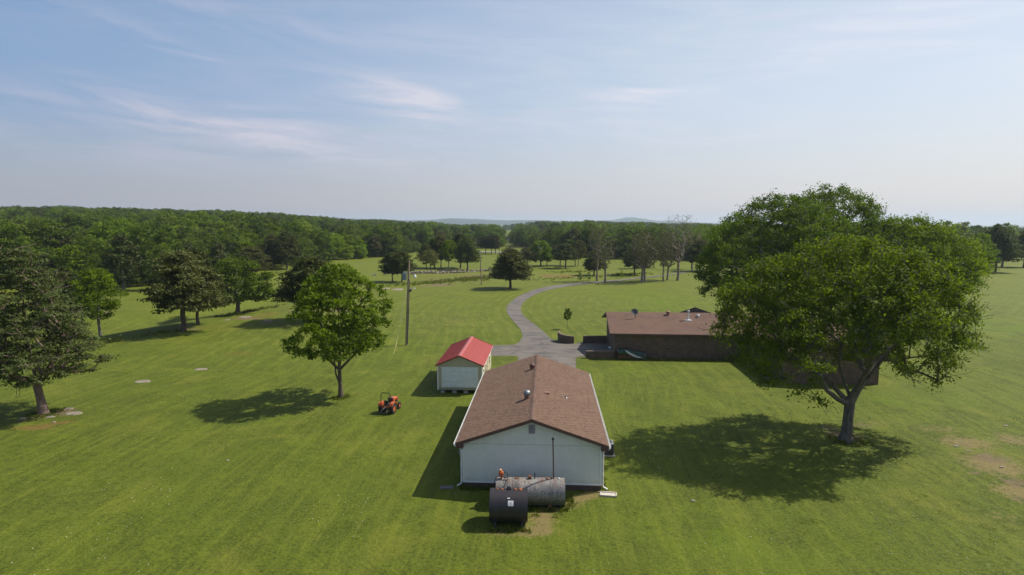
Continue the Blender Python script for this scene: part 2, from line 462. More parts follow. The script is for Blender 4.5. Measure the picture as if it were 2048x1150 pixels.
c = t.mix(t.math('MULTIPLY', t.ramp(st1, .47, .62), .48), c, G2)
c = t.mix(t.math('MULTIPLY', t.ramp(t.noise(P, .085, 4, .65, .5), .50, .64), .45), c, (.048, .080, .004))
c = t.mix(t.math('MULTIPLY', t.ramp(t.noise(P, .14, 4, .7, .8), .52, .66), .40), c, (.165, .170, .022))
c = t.mix(t.math('MULTIPLY', t.ramp(st1, .47, .34), .50), c, (.040, .066, .004))
c = t.mix(t.math('MULTIPLY', t.ramp(st2, .52, .66), .24), c, (.165, .180, .02))
c = t.mix(t.math('MULTIPLY', t.ramp(t.math('MULTIPLY', lane, t.ramp(nb, .42, .62)), .0, 1.0), .13), c, G2)
midf = t.math('MULTIPLY', t.ramp(t.node('ShaderNodeSeparateXYZ', {0: P}).outputs[1], 58, 80), t.math('LESS_THAN', A_mow, 48.0))
c = t.mix(t.math('MULTIPLY', t.math('MULTIPLY', t.ramp(lane, .2, .9), midf), t.math('MULTIPLY', .30, t.ramp(nm_, .38, .6))), c, (.20, .205, .035))
c = t.mix(t.math('MULTIPLY', t.ramp(lane, -.4, -1.0), t.math('MULTIPLY', .16, t.ramp(st1, .4, .65))), c, G0)
# clippings lying in thin runs
clip_ = t.math('MULTIPLY', t.ramp(st2, .60, .72), t.math('MULTIPLY', t.ramp(lane, .1, .9), t.ramp(t.noise(P, .22, 3, .6), .46, .66)))
c = t.mix(t.math('MULTIPLY', clip_, .55), c, G3)
c = t.mix(t.math('MULTIPLY', t.ramp(ng, .36, .74), .60), c, (.180, .192, .024))
c = t.mix(t.math('MULTIPLY', t.ramp(ng, .50, .26), .72), c, (.018, .031, .003))
c = t.mix(t.math('MULTIPLY', t.ramp(nh, .55, .72), .60), c, (.235, .24, .055))
# paler meadow far off
far_f = t.ramp(t.node('ShaderNodeSeparateXYZ', {0: P}).outputs[1], 60, 175)
c = t.mix(t.math('MULTIPLY', far_f, .45), c, (.150, .172, .020))
c = t.mix(t.math('MULTIPLY', t.math('MULTIPLY', t.attr('lush'), t.ramp(nm_, .35, .6)), .75), c, (.105, .165, .004))
brk = t.math('ADD', t.math('MULTIPLY', nf, .38), t.math('ADD', t.math('MULTIPLY', ng, .37), t.math('MULTIPLY', nh, .25)))
def gate(a, wdt=.05):
    thr = t.math('SUBTRACT', .66, t.math('MULTIPLY', a, .30))
    return t.ramp(t.math('SUBTRACT', brk, thr), -wdt, wdt)
aS, aR, aD = t.attr('straw'), t.attr('redsoil'), t.attr('soil')
on = lambda a: t.ramp(a, .03, .25)
c = t.mix(t.math('MULTIPLY', t.math('MULTIPLY', gate(aS), on(aS)), .86), c, t.mix(ng, (.12, .088, .032), (.29, .23, .10)))
c = t.mix(t.math('MULTIPLY', t.math('MULTIPLY', gate(aR), on(aR)), .70), c, t.mix(nf, (.17, .075, .024), (.20, .13, .045)))
c = t.mix(t.math('MULTIPLY', t.math('MULTIPLY', gate(aD), on(aD)), .88), c, t.mix(ng, (.085, .052, .03), (.25, .185, .115)))
t.l.new(c, b.inputs['Base Color'])
b.inputs['Roughness'].default_value = .8; b.inputs['Specular IOR Level'].default_value = .15
hb = t.math('ADD', t.math('MULTIPLY', nf, .07), t.math('ADD', t.math('MULTIPLY', ng, .045), t.math('MULTIPLY', nh, .02)))
hb = t.math('ADD', hb, t.math('MULTIPLY', nm_, .22))
t.l.new(t.node('ShaderNodeBump', {'Height': hb, 'Strength': 1.0, 'Distance': 1.0}).outputs[0], b.inputs['Normal'])
g_me.materials.append(gm)
gr = link(bpy.data.objects.new('ground', g_me))
tag(gr, kind='structure')

# ------------------------------------------------------------------ drive and yard
asph = pmat('asphalt', (.165, .143, .120), (.112, .098, .086), .45, .9, bump=.01, bscale=30, spots=(.8, .50, .62, (.078, .071, .070)), stretch=(.5, 1.0, 1))
def road_strip(Lp, Rp, dz=.03):
    n = len(Lp); K = 5
    vs = []
    for i in range(n):
        for k in range(K):
            q = Lp[i] + (Rp[i] - Lp[i]) * k / (K - 1)
            if k in (0, K - 1): q = q + (q - ROAD_C[i]) * .03 * mnoise.noise((i * .9, k, 3))
            vs.append((q[0], q[1], hz1(q[0], q[1]) + dz + (.05 if q[1] > 150 else 0)))
    fs = [(i * K + k, i * K + k + 1, (i + 1) * K + k + 1, (i + 1) * K + k) for i in range(n - 1) for k in range(K - 1)]
    return vs, fs
vs, fs = road_strip(ROAD_L, ROAD_R)
me = mesh_np('driveway', vs, fs, smooth=True); me.materials.append(asph)
tag(link(bpy.data.objects.new('driveway', me)), kind='structure')
yard_px = [(1044, 667), (1044.5, 674), (1041, 681), (1036, 686), (1028.7, 689.5), (1012, 690.6), (983, 691), (983, 712), (1010, 712), (1035, 712), (1036.5, 718), (1036, 745), (1036, 790), (1156, 790), (1152.5, 745), (1151.3, 716), (1162, 714), (1171, 713), (1171, 704), (1236, 704), (1217, 681), (1171, 683), (1150, 687.5), (1132, 687.5), (1117, 685.5), (1101.7, 677.4), (1089, 665)]
yp = [tuple(on_plane(x, y, 0))[:2] for x, y in yard_px]
rr = random.Random(5)
from mathutils.geometry import tessellate_polygon
poly = []
for i, p in enumerate(yp):                                  # ragged tarmac edge
    q = yp[(i + 1) % len(yp)]
    n = max(1, int(math.dist(p, q) / .5))
    for k in range(n):
        f_ = k / n; j = .05 if 0 < k else 0
        poly.append(Vector((p[0] + (q[0] - p[0]) * f_ + rr.uniform(-j, j), p[1] + (q[1] - p[1]) * f_ + rr.uniform(-j, j), .024)))
tr = tessellate_polygon([poly])
me = mesh_np('yard', [tuple(p) for p in poly], np.array(tr)); me.materials.append(asph)
bm_flip = me.polygons[0].normal.z < 0
if bm_flip: me.flip_normals()
tag(link(bpy.data.objects.new('yard', me)), kind='structure')
# county road crossing behind the far meadow
pale_road = pmat('pale_road', (.34, .32, .29), None, 2, .9)
P0, P1 = ground(930, 503.5), ground(1085, 504.5)
vs = []; n = 40
for i in range(n):
    q = P0.lerp(P1, -0.2 + 1.4 * i / (n - 1))
    for s_ in (-4.2, 4.2): vs.append((q.x, q.y + s_, hz1(q.x, q.y + s_) + .25))
me = mesh_np('road', vs, [(2 * i, 2 * i + 1, 2 * i + 3, 2 * i + 2) for i in range(n - 1)]); me.materials.append(pale_road)
if me.polygons[0].normal.z < 0: me.flip_normals()
tag(link(bpy.data.objects.new('road', me)), kind='structure')

# ------------------------------------------------------------------ far wooded hills
hill_m = pmat('wooded_hill', (.035, .06, .03), (.022, .04, .024), .012, .95, spots=(.004, .5, .7, (.05, .075, .025)))
def ridge(D, pts, width, seed, rough_=2.4):
    """a wooded ridge D metres off; pts: (photo column, photo row of its crest)"""
    px = [p[0] for p in pts]; py = [p[1] for p in pts]
    cols, rows = 260, 22
    xsn = np.linspace(px[0], px[-1], cols); top = np.interp(xsn, px, py)
    top = np.convolve(np.pad(top, 6, mode='edge'), np.ones(13) / 13, 'valid')
    vs = []
    for i in range(cols):
        c_ = at_depth(xsn[i], top[i], D)
        edge = min(1, i / 14, (cols - 1 - i) / 14)
        for k in range(rows):
            v = -1 + 2 * k / (rows - 1)
            yy = D + v * width
            base_z = hz1(c_.x * yy / D, yy) - 6
            zz = base_z + (c_.z * edge + (1 - edge) * base_z - base_z) * math.cos(v * math.pi / 2) ** 1.3
            zz += rough_ * mnoise.noise((c_.x * .02, yy * .02, seed)) + rough_ * .8 * mnoise.noise((c_.x * .07, yy * .05, seed + 9))
            vs.append((c_.x * yy / D, yy, zz))
    fs = [(i * rows + k, (i + 1) * rows + k, (i + 1) * rows + k + 1, i * rows + k + 1) for i in range(cols - 1) for k in range(rows - 1)]
    me = mesh_np('hill', vs, fs, smooth=True); me.materials.append(hill_m)
    tag(link(bpy.data.objects.new('hill', me)), kind='structure')
ridge(3000, [(-500, 425), (0, 418), (70, 416), (125, 410.5), (165, 413), (195, 420), (230, 421), (265, 418), (300, 422), (345, 424), (400, 423), (520, 436), (700, 447)], 700, 3)
ridge(6200, [(560, 444), (690, 437), (735, 438), (800, 441), (860, 440), (900, 436.5), (950, 438), (1000, 441), (1060, 440), (1120, 442), (1200, 443), (1300, 446)], 900, 7, 5)
ridge(7600, [(1120, 446), (1200, 442), (1236, 439), (1250, 434.5), (1264, 434), (1290, 438), (1318, 442), (1345, 441), (1370, 444), (1500, 449), (1640, 453)], 900, 11, 5)
ridge(2300, [(1180, 449), (1300, 446), (1420, 447), (1560, 452), (1800, 455), (2048, 457), (2500, 459)], 500, 13, 4)
ridge(6800, [(1500, 453), (1700, 452), (1900, 452), (2000, 452.5), (2200, 453), (2600, 454)], 900, 17, 4)

# ------------------------------------------------------------------ air
hb_ = MB(); hb_.box(-12000, 12000, -600, 12000, -70, 125)
hm = bpy.data.materials.new('haze_air'); hm.use_nodes = True
t = NT(hm.node_tree); t.n.clear()
vo = t.node('ShaderNodeVolumePrincipled', {'Color': (.72, .86, 1.0, 1), 'Density': .00012, 'Anisotropy': .25})
out = t.node('ShaderNodeOutputMaterial'); t.l.new(vo.outputs[0], out.inputs['Volume'])
hz_o = hb_.build('haze', hm); tag(hz_o, kind='stuff')

# ================================================================== white outbuilding
BR = R(-3.3)
shingle_m = pmat('brown_shingle', (.160, .090, .058), (.142, .080, .052), .5, .9, tint=.30, c3=(.19, .118, .075))
cap_m = pmat('ridge_shingle', (.17, .10, .072), (.135, .08, .06), 3, .9, bump=.004, bscale=60, tint=.5)
deck_m = pmat('roof_deck', (.055, .030, .024), (.05, .027, .02), 3, .9)
fascia_m = pmat('brown_fascia', (.115, .062, .048), (.085, .046, .037), 4, .7)
white_m = pmat('white_paint', (.74, .76, .75), (.66, .68, .68), 2, .5)
gutter_m = pmat('white_gutter', (.80, .80, .78), (.66, .65, .62), 4, .4, spots=(6, .62, .75, (.42, .38, .32)))
siding_m = groove_mat('white_siding', (.66, .67, .62), (.60, .61, .57), .152, .002, .965)
found_m = pmat('brown_foundation', (.095, .060, .052), (.075, .047, .042), 3, .8, bump=.01)
conc_m = pmat('concrete', (.36, .34, .31), (.26, .25, .23), 4, .9, bump=.01, spots=(9, .55, .7, (.2, .19, .17)))
black_m = pmat('black_metal', (.018, .018, .020), (.028, .026, .026), 3, .5)
rust_m = pmat('rusty_metal', (.20, .075, .03), (.11, .045, .022), 12, .85, bump=.01)

org = Vector((1.19, 34.75, 0))
G = thing('garage', 'long low white outbuilding with brown shingled gable roof in the centre of the lawn', 'garage', org, BR)
def to_local(p, o, rz):
    return Matrix.Rotation(-rz, 4, 'Z') @ (Vector(p) - Vector(o))
W2, L2, RX = 4.2, 16.75, 4.56            # half width, length, half roof width
ZE, ZR = 2.93, 4.47                      # top of the roof at eave and ridge
rz_ = lambda x: ZR - (ZR - ZE) * abs(x) / RX
# footing
m = MB(); m.box(-W2 + .04, W2 - .04, .05, L2 - .05, -.1, .34); m.build('foundation', found_m, G)
# siding sheets of the front, 1.22 m wide, and the gable sheets over the joint
def gable_piece(x0, x1, z0, y0, y1, zt):
    pts = [(x0, z0), (x1, z0), (x1, zt(x1))]
    if x0 < 0 < x1: pts.append((0, zt(0)))
    pts.append((x0, zt(x0)))
    return MB().prism_y(pts, y0, y1)
zw = lambda x: rz_(x) - .17
edges_x = [-4.06, -2.9, -1.74, -.58, .58, 1.74, 2.9, 4.06]
for a, b_ in zip(edges_x[:-1], edges_x[1:]):
    m = MB(); m.box(a + .002, b_ - .002, 0, .09, .47, 2.775); m.build('wall_panel', siding_m, G)
    gable_piece(a + .003, b_ - .003, 2.79, .006, .09, zw).build('gable_panel', siding_m, G)
m = MB(); m.prism_y([(-4.1, .34), (4.1, .34), (4.1, zw(4.1) - .02), (0, zw(0) - .02), (-4.1, zw(4.1) - .02)], .10, .2); m.build('wall_backing', siding_m, G)
for s_ in (-1, 1):
    m = MB(); m.box(min(s_ * 4.065, s_ * 4.2), max(s_ * 4.065, s_ * 4.2), -.02, .12, .34, zw(4.2)); m.build('corner_board', white_m, G)
m = MB(); m.box(-4.06, 4.06, -.022, .09, .345, .465); m.build('bottom_trim', white_m, G)
# louvred vent under the peak
vent_m = pmat('grey_louvre', (.34, .30, .31), (.28, .25, .26), 4, .6)
m = MB(); m.box(-.19, .19, -.035, .0, 3.48, 4.02); v_ = m.build('gable_vent', vent_m, G)
for k in range(7):
    m = MB(); z0 = 3.52 + k * .068
    m.hexa([(-.155, -.075, z0), (.155, -.075, z0), (.155, -.037, z0 + .03), (-.155, -.037, z0 + .03)], [(-.155, -.075, z0 + .012), (.155, -.075, z0 + .012), (.155, -.037, z0 + .048), (-.155, -.037, z0 + .048)])
    m.build('slat', vent_m, v_)
# remaining walls
for s_ in (-1, 1):
    m = MB(); a, b_ = sorted((s_ * 4.05, s_ * 4.18)); m.box(a, b_, .13, L2, .345, zw(4.2) - .01); wl = m.build('side_wall', siding_m, G)
    for k, yy in enumerate((4.0, 9.2, 13.4)):
        m = MB(); a, b_ = sorted((s_ * 4.185, s_ * 4.225)); m.box(a, b_, yy - .55, yy + .55, 1.25, 2.25); wf = m.build('window', white_m, wl)
        glass = MATS.get('window_glass') or pmat('window_glass', (.03, .035, .04), None, 1, .08, spec=.6)
        m = MB(); a, b_ = sorted((s_ * 4.226, s_ * 4.235)); m.box(a, b_, yy - .47, yy + .47, 1.33, 2.17); m.build('pane', glass, wf)
m = MB(); m.prism_y([(-4.2, .345), (4.2, .345), (4.2, zw(4.2)), (0, zw(0)), (-4.2, zw(4.2))], L2 + .01, L2 + .12); bw = m.build('rear_wall', siding_m, G)
m = MB(); m.box(-2.3, 2.3, L2 + .125, L2 + .16, .1, 2.4); m.build('rear_door', white_m, bw)

# roof: deck with fascia, then the tabs one by one
Y0, Y1 = -.38, L2 + .42
m = MB()
m.prism_y([(-RX, ZE - .15), (0, ZR - .15), (RX, ZE - .15), (RX, ZE - .012), (0, ZR - .012), (-RX, ZE - .012)], Y0 + .03, Y1 - .03)
roof = m.build('roof', deck_m, G)
for s_ in (-1, 1):                                           # rake boards and the boxed eave returns
    for (ya, yb) in ((Y0, Y0 + .028), (Y1 - .028, Y1)):
        pts = [(s_ * RX, ZE - .19), (s_ * RX, ZE - .015), (0, ZR - .015), (0, ZR - .19)]
        if s_ < 0: pts = pts[::-1]
        m = MB(); m.prism_y(pts[::-1], ya, yb); m.build('rake_board', fascia_m, roof)
    pts = [(s_ * (RX - .01), ZE - .19), (s_ * (RX - .45), ZE - .04), (s_ * (RX - .45), ZE - .34), (s_ * (RX - .12), ZE - .34)]
    if s_ > 0: pts = pts[::-1]
    m = MB(); m.prism_y(pts, Y0 + .03, -.03); m.build('eave_return', fascia_m, roof)
    # soffit along the side
    a, b_ = sorted((s_ * 4.19, s_ * (RX - .01))); m = MB(); m.box(a, b_, .0, L2, ZE - .26, ZE - .22); m.build('soffit', fascia_m, roof)
    a, b_ = sorted((s_ * (RX - .035), s_ * (RX - .005))); m = MB(); m.box(a, b_, Y0 + .03, Y1 - .03, ZE - .22, ZE - .15); m.build('fascia', fascia_m, roof)
slope_len = math.hypot(RX, ZR - ZE); ang = math.atan2(ZR - ZE, RX)
EXPO, TABW = .1405, .305
rows = int(slope_len / EXPO); EXPO = slope_len / rows
ux, uz = math.cos(ang), math.sin(ang)
def tab_verts(s_, row, y0, y1, lift):
    """one tab: butt end raised over the course below"""
    a0 = row * EXPO; a1 = a0 + EXPO                         # along the slope from the ridge
    th = .02
    def P(al, y, h): return (s_ * (al * ux + h * uz), y, ZR - al * uz + h * ux)
    g_ = .019; a1 -= .012
    return [P(a0, y0 + g_, 0), P(a1, y0 + g_, th * .2), P(a1, y1 - g_, th * .2), P(a0, y1 - g_, 0),
            P(a0, y0 + g_, .003 + lift), P(a1, y0 + g_, th + lift), P(a1, y1 - g_, th + lift), P(a0, y1 - g_, .003 + lift)]
TF = [(4, 5, 6, 7), (5, 1, 2, 6), (0, 1, 5, 4), (3, 7, 6, 2)]
rt = random.Random(11)
tabs = []
for s_ in (-1, 1):
    for row in range(rows):
        off = (row % 2) * TABW / 2 + rt.uniform(-.012, .012)
        y = Y0 - .012 + off - TABW
        while y < Y1:
            a, b_ = max(y, Y0 - .012), min(y + TABW, Y1 + .012)
            if b_ - a > .05: tabs.append((s_, row, a, b_, rt.uniform(0, .003)))
            y += TABW
def tab_key(q): return q[2] - .12 * q[1] * 0 + (0 if q[0] < 0 else 0)
full = sorted([q for q in tabs if q[3] - q[2] > TABW - .01], key=tab_key)[:300]
fullset = set(full)
proto = {}
for q in full:
    s_, row, a, b_, lf = q
    k = s_
    if k not in proto:
        me_ = bpy.data.meshes.new('shingle'); me_.from_pydata(tab_verts(s_, 0, 0, TABW, .001), [], [f_ if s_ > 0 else f_[::-1] for f_ in TF])
        at_ = me_.attributes.new('tint', 'FLOAT', 'FACE'); at_.data.foreach_set('value', [.3] * 4); me_.materials.append(shingle_m); me_.update(); proto[k] = me_
    o = put(proto[k], 'shingle', roof, (s_ * row * EXPO * ux, a, -row * EXPO * uz))
m = MB()
for q in tabs:
    if q in fullset: continue
    m.cur = rt.random()
    m.add(tab_verts(*q), [f_ if q[0] > 0 else f_[::-1] for f_ in TF])
tag(m.build('shingles', shingle_m, roof), kind='stuff')
# ridge caps, overlapping
cme = MB()
hw = .17
cme.hexa([(-hw, 0, -hw * .33), (0, 0, .0), (0, .19, -.012), (-hw, .19, -hw * .33 - .012)], [(-hw, 0, -hw * .33 + .018), (0, 0, .02), (0, .19, .003), (-hw, .19, -hw * .33 + .002)])
cme.hexa([(0, 0, .0), (hw, 0, -hw * .33), (hw, .19, -hw * .33 - .012), (0, .19, -.012)], [(0, 0, .02), (hw, 0, -hw * .33 + .018), (hw, .19, -hw * .33 + .002), (0, .19, .003)])
cap_me = cme.mesh('ridge_cap'); cap_me.materials.append(cap_m)
y = Y0 - .015
while y < Y1 - .1:
    put(cap_me, 'ridge_cap', roof, (rt.uniform(-.004, .004), y, ZR + .012)); y += .1425

# gutters and downpipes
for s_ in (-1, 1):
    x0 = s_ * (RX + .003); x1 = s_ * (RX + .115)
    m = MB()
    prof = [(x0, ZE - .16), (x1 - s_ * .025, ZE - .16), (x1, ZE - .03), (x1 - s_ * .008, ZE - .03), (x1 - s_ * .033, ZE - .152), (x0 + s_ * .008, ZE - .152), (x0 + s_ * .008, ZE - .03), (x0, ZE - .03)]
    if s_ < 0: prof = prof[::-1]
    m.prism_y(prof, Y0 + .0, Y1); m.build('gutter', gutter_m, G)
    m = MB()
    xg = s_ * (RX + .06)
    m.tube([(xg, -.16, ZE - .16), (xg, -.16, ZE - .24), (s_ * 4.30, -.10, ZE - .42), (s_ * 4.26, -.07, ZE - .55), (s_ * 4.26, -.07, .42), (s_ * 4.29, -.09, .30), (s_ * 4.52, -.16, .19)], .043, 6)
    m.build('downspout', gutter_m, G, smooth=False)
tag(MB().box(.02, .50, 0, 1.0, 0, .05).box(.0, .06, 0, 1.0, .05, .10).box(.46, .52, 0, 1.0, .05, .10).box(.0, .52, .94, 1.0, .05, .10).build('splash_block', pmat('pale_plastic', (.62, .56, .48), (.5, .45, .38), 5, .7)),
    'pale splash block lying on worn ground by the right downspout', 'splash block')
sb_ = bpy.data.objects['splash_block']; sb_.location = (5.25, 34.32, 0.0); sb_.rotation_euler = (0, 0, R(-100))
tag(MB().box(0, .8, 0, .35, 0, .06).box(0, .8, 0, .04, .06, .1).box(0, .8, .31, .35, .06, .1).build('splash_block', pmat('grey_plastic', (.20, .19, .17), (.14, .13, .12), 5, .7)),
    'grey splash block in the shade by the left downspout', 'splash block')
sb_ = bpy.data.objects['splash_block.001']; sb_.location = (-4.35, 34.75, -.03); sb_.rotation_euler = (0, 0, R(4))

# things standing on the roof: pixel -> roof point
def roof_pt(px, py):
    z = 4.2
    for _ in range(8):
        l = to_local(on_plane(px, py, z), org, BR); z = .5 * z + .5 * (rz_(l.x) + .01)
    return l
galv = pmat('galvanised', (.38, .40, .42), (.28, .29, .30), 3, .42, metal=.7, bump=.004)
brown_vent = pmat('brown_vent', (.17, .075, .062), (.13, .06, .05), 5, .6)
def turbine(px, py, headm, neckm, s_, h=.30, r=.20):
    l = roof_pt(px, py)
    m = MB(); m.lathe([(.17, -.15), (.17, h), (.15, h)], 14, (l.x, l.y, l.z)); b_ = m.build('roof_vent', neckm, roof, smooth=True)
    m = MB(); c_ = (l.x, l.y, l.z + h)
    m.lathe([(.13, -.06), (r * .86, -.02), (r * 1.05, .06), (r * 1.1, .13), (r * 1.0, .21), (r * .7, .28), (r * .3, .315), (.01, .32)], 18, c_); hd = m.build('vent_head', headm, b_, smooth=True)
    m = MB()
    for k in range(18):
        a = 2 * math.pi * k / 18
        m.tube([(c_[0] + math.cos(a + .1 * j) * r * q, c_[1] + math.sin(a + .1 * j) * r * q, c_[2] + zz) for j, (q, zz) in enumerate([(.9, -.02), (1.08, .06), (1.13, .13), (1.03, .21)])], .008, 4)
    m.build('vane', headm, b_)
    m = MB(); m.box(l.x - .26, l.x + .26, l.y - .26, l.y + .26, l.z - .05, l.z - .0)
turbine(1054, 797, galv, brown_vent, 1, .26, .21)
turbine(1064.5, 738, brown_vent, brown_vent, 1, .16, .20)
l = roof_pt(1094, 787)
m = MB(); tl = math.atan2(ZR - ZE, RX)
m.M = Matrix.Translation(l) @ Matrix.Rotation(tl, 4, 'Y')
m.hexa([(-.2, -.16, -.01), (.2, -.16, -.01), (.2, .16, -.01), (-.2, .16, -.01)], [(-.19, -.15, .05), (.10, -.15, .15), (.10, .15, .15), (-.19, .15, .05)])
pv = pmat('clay_vent', (.34, .16, .11), (.25, .12, .09), 6, .6)
m.build('slant_vent', pv, roof)
l = roof_pt(1132, 796)
m = MB(); m.lathe([(.11, -.04), (.10, .02), (.045, .06), (.045, .2), (.04, .2)], 12, l); m.build('vent_pipe', galv, roof, smooth=True)

# air conditioner on its pad, right side
c_ = ground(1214, 905)
o = thing('air_conditioner', 'dark outdoor air conditioner beside the right wall of the white outbuilding', 'air conditioner', (6.62, 40.3, 0), BR)
MB().box(-.50, .50, -.50, .50, 0, .09).build('pad', conc_m, o)
m = MB(); m.box(-.40, .40, -.40, .40, .095, .82); m.build('casing', pmat('dark_coil', (.045, .047, .05), (.03, .03, .033), 8, .6), o, bevel=.02)
m = MB()
for k in range(11):
    z = .15 + k * .06; m.box(-.412, .412, -.412, .412, z, z + .012)
tag(m.build('grille', black_m, o), kind='stuff')
m = MB(); m.box(-.42, .42, -.42, .42, .825, .90); m.build('lid', pmat('pale_metal', (.55, .54, .50), (.45, .44, .42), 4, .5), o, bevel=.03)
m = MB(); m.lathe([(.30, .902), (.30, .92), (.02, .935), (.01, .935)], 20); m.build('fan_guard', black_m, o, smooth=True)
# low concrete stoop at the shaded left wall
o = thing('stoop', 'low grey concrete step in the shade along the left wall', 'step', tuple(Matrix.Translation(org) @ Matrix.Rotation(BR, 4, 'Z') @ Vector((-4.22, 5.1, 0))), BR)
MB().box(-.98, 0, 0, 1.9, -.02, .34).build('slab', conc_m, o, bevel=.02)
MB().box(-.92, 0, .02, 1.88, .345, .40).build('tread', pmat('grey_boards', (.22, .21, .20), (.17, .16, .155), 3, .9), o)

# ================================================================== cream shed with red metal roof
so = Vector((-4.92, 55.35, 0)); 
S = thing('shed', 'cream shed with red metal roof and white overhead door left of the outbuilding', 'shed', so, BR)
cream = groove_mat('cream_siding', (.46, .41, .27), (.42, .375, .25), .30, .003, .93)
red_m = pmat('red_metal_roof', (.42, .078, .062), (.37, .068, .055), 2, .38, bump=.001, spec=.6)
blk_m = pmat('block', (.40, .39, .37), (.32, .31, .30), 5, .9)
sw, sl, sz0, sze, szr = 2.13, 9.1, .30, 2.70, 3.68
szt = lambda x: szr - (szr - sze) * abs(x) / (sw + .18)
for yy in (.25, 3.0, 6.0, 8.8):
    for xx in (-1.65, -.55, .55, 1.65):
        MB().box(xx - .2, xx + .2, yy - .2, yy + .2, 0, .19).build('block', blk_m, S)
for xx in (-1.65, -.55, .55, 1.65):
    MB().box(xx - .06, xx + .06, .02, sl - .02, .192, .298).build('skid', pmat('treated_timber', (.26, .22, .14), (.2, .17, .11), 4, .8) if 'treated_timber' not in MATS else MATS['treated_timber'], S)
MB().box(-sw + .01, sw - .01, .0, sl, sz0, .52).build('floor_frame', pmat('tan_board', (.34, .30, .20), (.30, .265, .18), 3, .8), S)
dw = 1.60
# front wall round the door opening
f_w = MB(); f_w.box(-sw + .1, -dw - .12, .0, .08, .525, 2.52); f_w.box(dw + .12, sw - .1, .0, .08, .525, 2.52)
f_w.prism_y([(-sw + .02, 2.525), (sw - .02, 2.525), (sw - .02, szt(sw) - .13), (0, szt(0) - .13), (-sw + .02, szt(sw) - .13)], .002, .08)
f_w.build('front_wall', cream, S)
for s_ in (-1, 1):
    a, b_ = sorted((s_ * (sw - .1), s_ * (sw + .015))); MB().box(a, b_, -.022, .10, .30, 2.52).build('corner_board', white_m, S)
    a, b_ = sorted((s_ * (dw + .005), s_ * (dw + .13))); MB().box(a, b_, -.03, .06, .50, 2.42).build('door_jamb', white_m, S)
    a, b_ = sorted((s_ * (sw - .07), s_ * (sw - .005)))
    side = MB().box(a, b_, .105, sl - .1, .525, 2.60).build('side_wall', cream, S)
    if s_ > 0:
        for yy in (1.15, 3.1, 6.9):
            wd = MB().box(sw + .0, sw + .035, yy - .33, yy + .33, 1.25, 2.15).build('window', white_m, side)
            MB().box(sw + .036, sw + .045, yy - .24, yy + .24, 1.34, 2.06).build('pane', MATS['window_glass'], wd)
            MB().box(sw + .046, sw + .055, yy - .24, yy + .24, 1.69, 1.715).build('glazing_bar', white_m, wd)
        MB().box(sw, sw + .03, 4.5, 5.45, .56, 2.42).build('side_door', cream, side)
        MB().box(sw + .03, sw + .06, 4.6, 4.68, 1.45, 1.52).build('handle', black_m, bpy.data.objects['side_door'])
MB().box(-dw - .2, dw + .2, -.036, .06, 2.424, 2.52).build('door_header', white_m, S)
MB().prism_y([(-sw, .525), (sw, .525), (sw, szt(sw) - .13), (0, szt(0) - .13), (-sw, szt(sw) - .13)], sl - .09, sl).build('rear_wall', cream, S)
for k in range(4):
    z0 = .53 + k * .473; d_ = MB().box(-dw, dw, .03, .06, z0 + .006, z0 + .468).build('door_section', white_m, S)
    for j in range(4):
        x0 = -dw + .06 + j * .785
        m = MB(); m.hexa([(x0, .029, z0 + .07), (x0 + .715, .029, z0 + .07), (x0 + .715, .029, z0 + .40), (x0, .029, z0 + .40)][::-1],
                        [(x0 + .03, .008, z0 + .10), (x0 + .685, .008, z0 + .10), (x0 + .685, .008, z0 + .37), (x0 + .03, .008, z0 + .37)][::-1])
        m.build('raised_panel', white_m, d_)
# roof: red sheets with ribs, trim, white fascia
sro = MB(); sro.prism_y([(-sw - .16, szt(sw + .16) - .11), (0, szr - .11), (sw + .16, szt(sw + .16) - .11), (sw + .16, szt(sw + .16) - .035), (0, szr - .035), (-sw - .16, szt(sw + .16) - .035)], -.16, sl + .16)
sroof = sro.build('roof', white_m, S)
sa = math.atan2(szr - sze, sw + .18); SLn = math.hypot(sw + .18, szr - sze)
n_sheet = 10; shw = (sl + .44) / n_sheet
for s_ in (-1, 1):
    m = MB(); 
    m.M = Matrix.Translation((0, 0, szr)) @ (Matrix.Scale(-1, 4, (1, 0, 0)) if s_ < 0 else Matrix.Identity(4)) @ Matrix.Rotation(sa, 4, 'Y')
    m.box(.01, SLn + .03, 0, shw - .004, -.028, -.02)
    for j in range(4):
        y_ = .03 + j * shw / 4
        m.hexa([(.01, y_ - .02, -.0205), (SLn + .03, y_ - .02, -.0205), (SLn + .03, y_ + .035, -.0205), (.01, y_ + .035, -.0205)], [(.01, y_, .004), (SLn + .03, y_, .004), (SLn + .03, y_ + .015, .004), (.01, y_ + .015, .004)])
    me_ = m.mesh('roof_sheet')
    if s_ < 0: me_.flip_normals()
    me_.materials.append(red_m)
    for k in range(n_sheet): put(me_, 'roof_sheet', sroof, (0, -.22 + k * shw, 0))
    # rake trim
    m = MB()
    pts = [(0, szr - .10), (s_ * (sw + .2), sze - .10), (s_ * (sw + .2), sze + .012), (0, szr + .012)]
    if s_ < 0: pts = pts[::-1]
    for ya in (-.245, sl + .22): m = MB(); m.prism_y(pts, ya, ya + .02); m.build('rake_trim', pmat('dark_red_trim', (.20, .02, .02), None, 2, .5) if 'dark_red_trim' not in MATS else MATS['dark_red_trim'], sroof)
    a, b_ = sorted((s_ * (sw + .162), s_ * (sw + .185))); MB().box(a, b_, -.20, sl + .2, sze - .11, sze - .02).build('fascia', white_m, sroof)
m = MB(); m.hexa([(-.2, -.24, szr - .085), (0, -.24, szr + .005), (0, sl + .24, szr + .005), (-.2, sl + .24, szr - .085)], [(-.2, -.24, szr - .07), (0, -.24, szr + .02), (0, sl + .24, szr + .02), (-.2, sl + .24, szr - .07)])
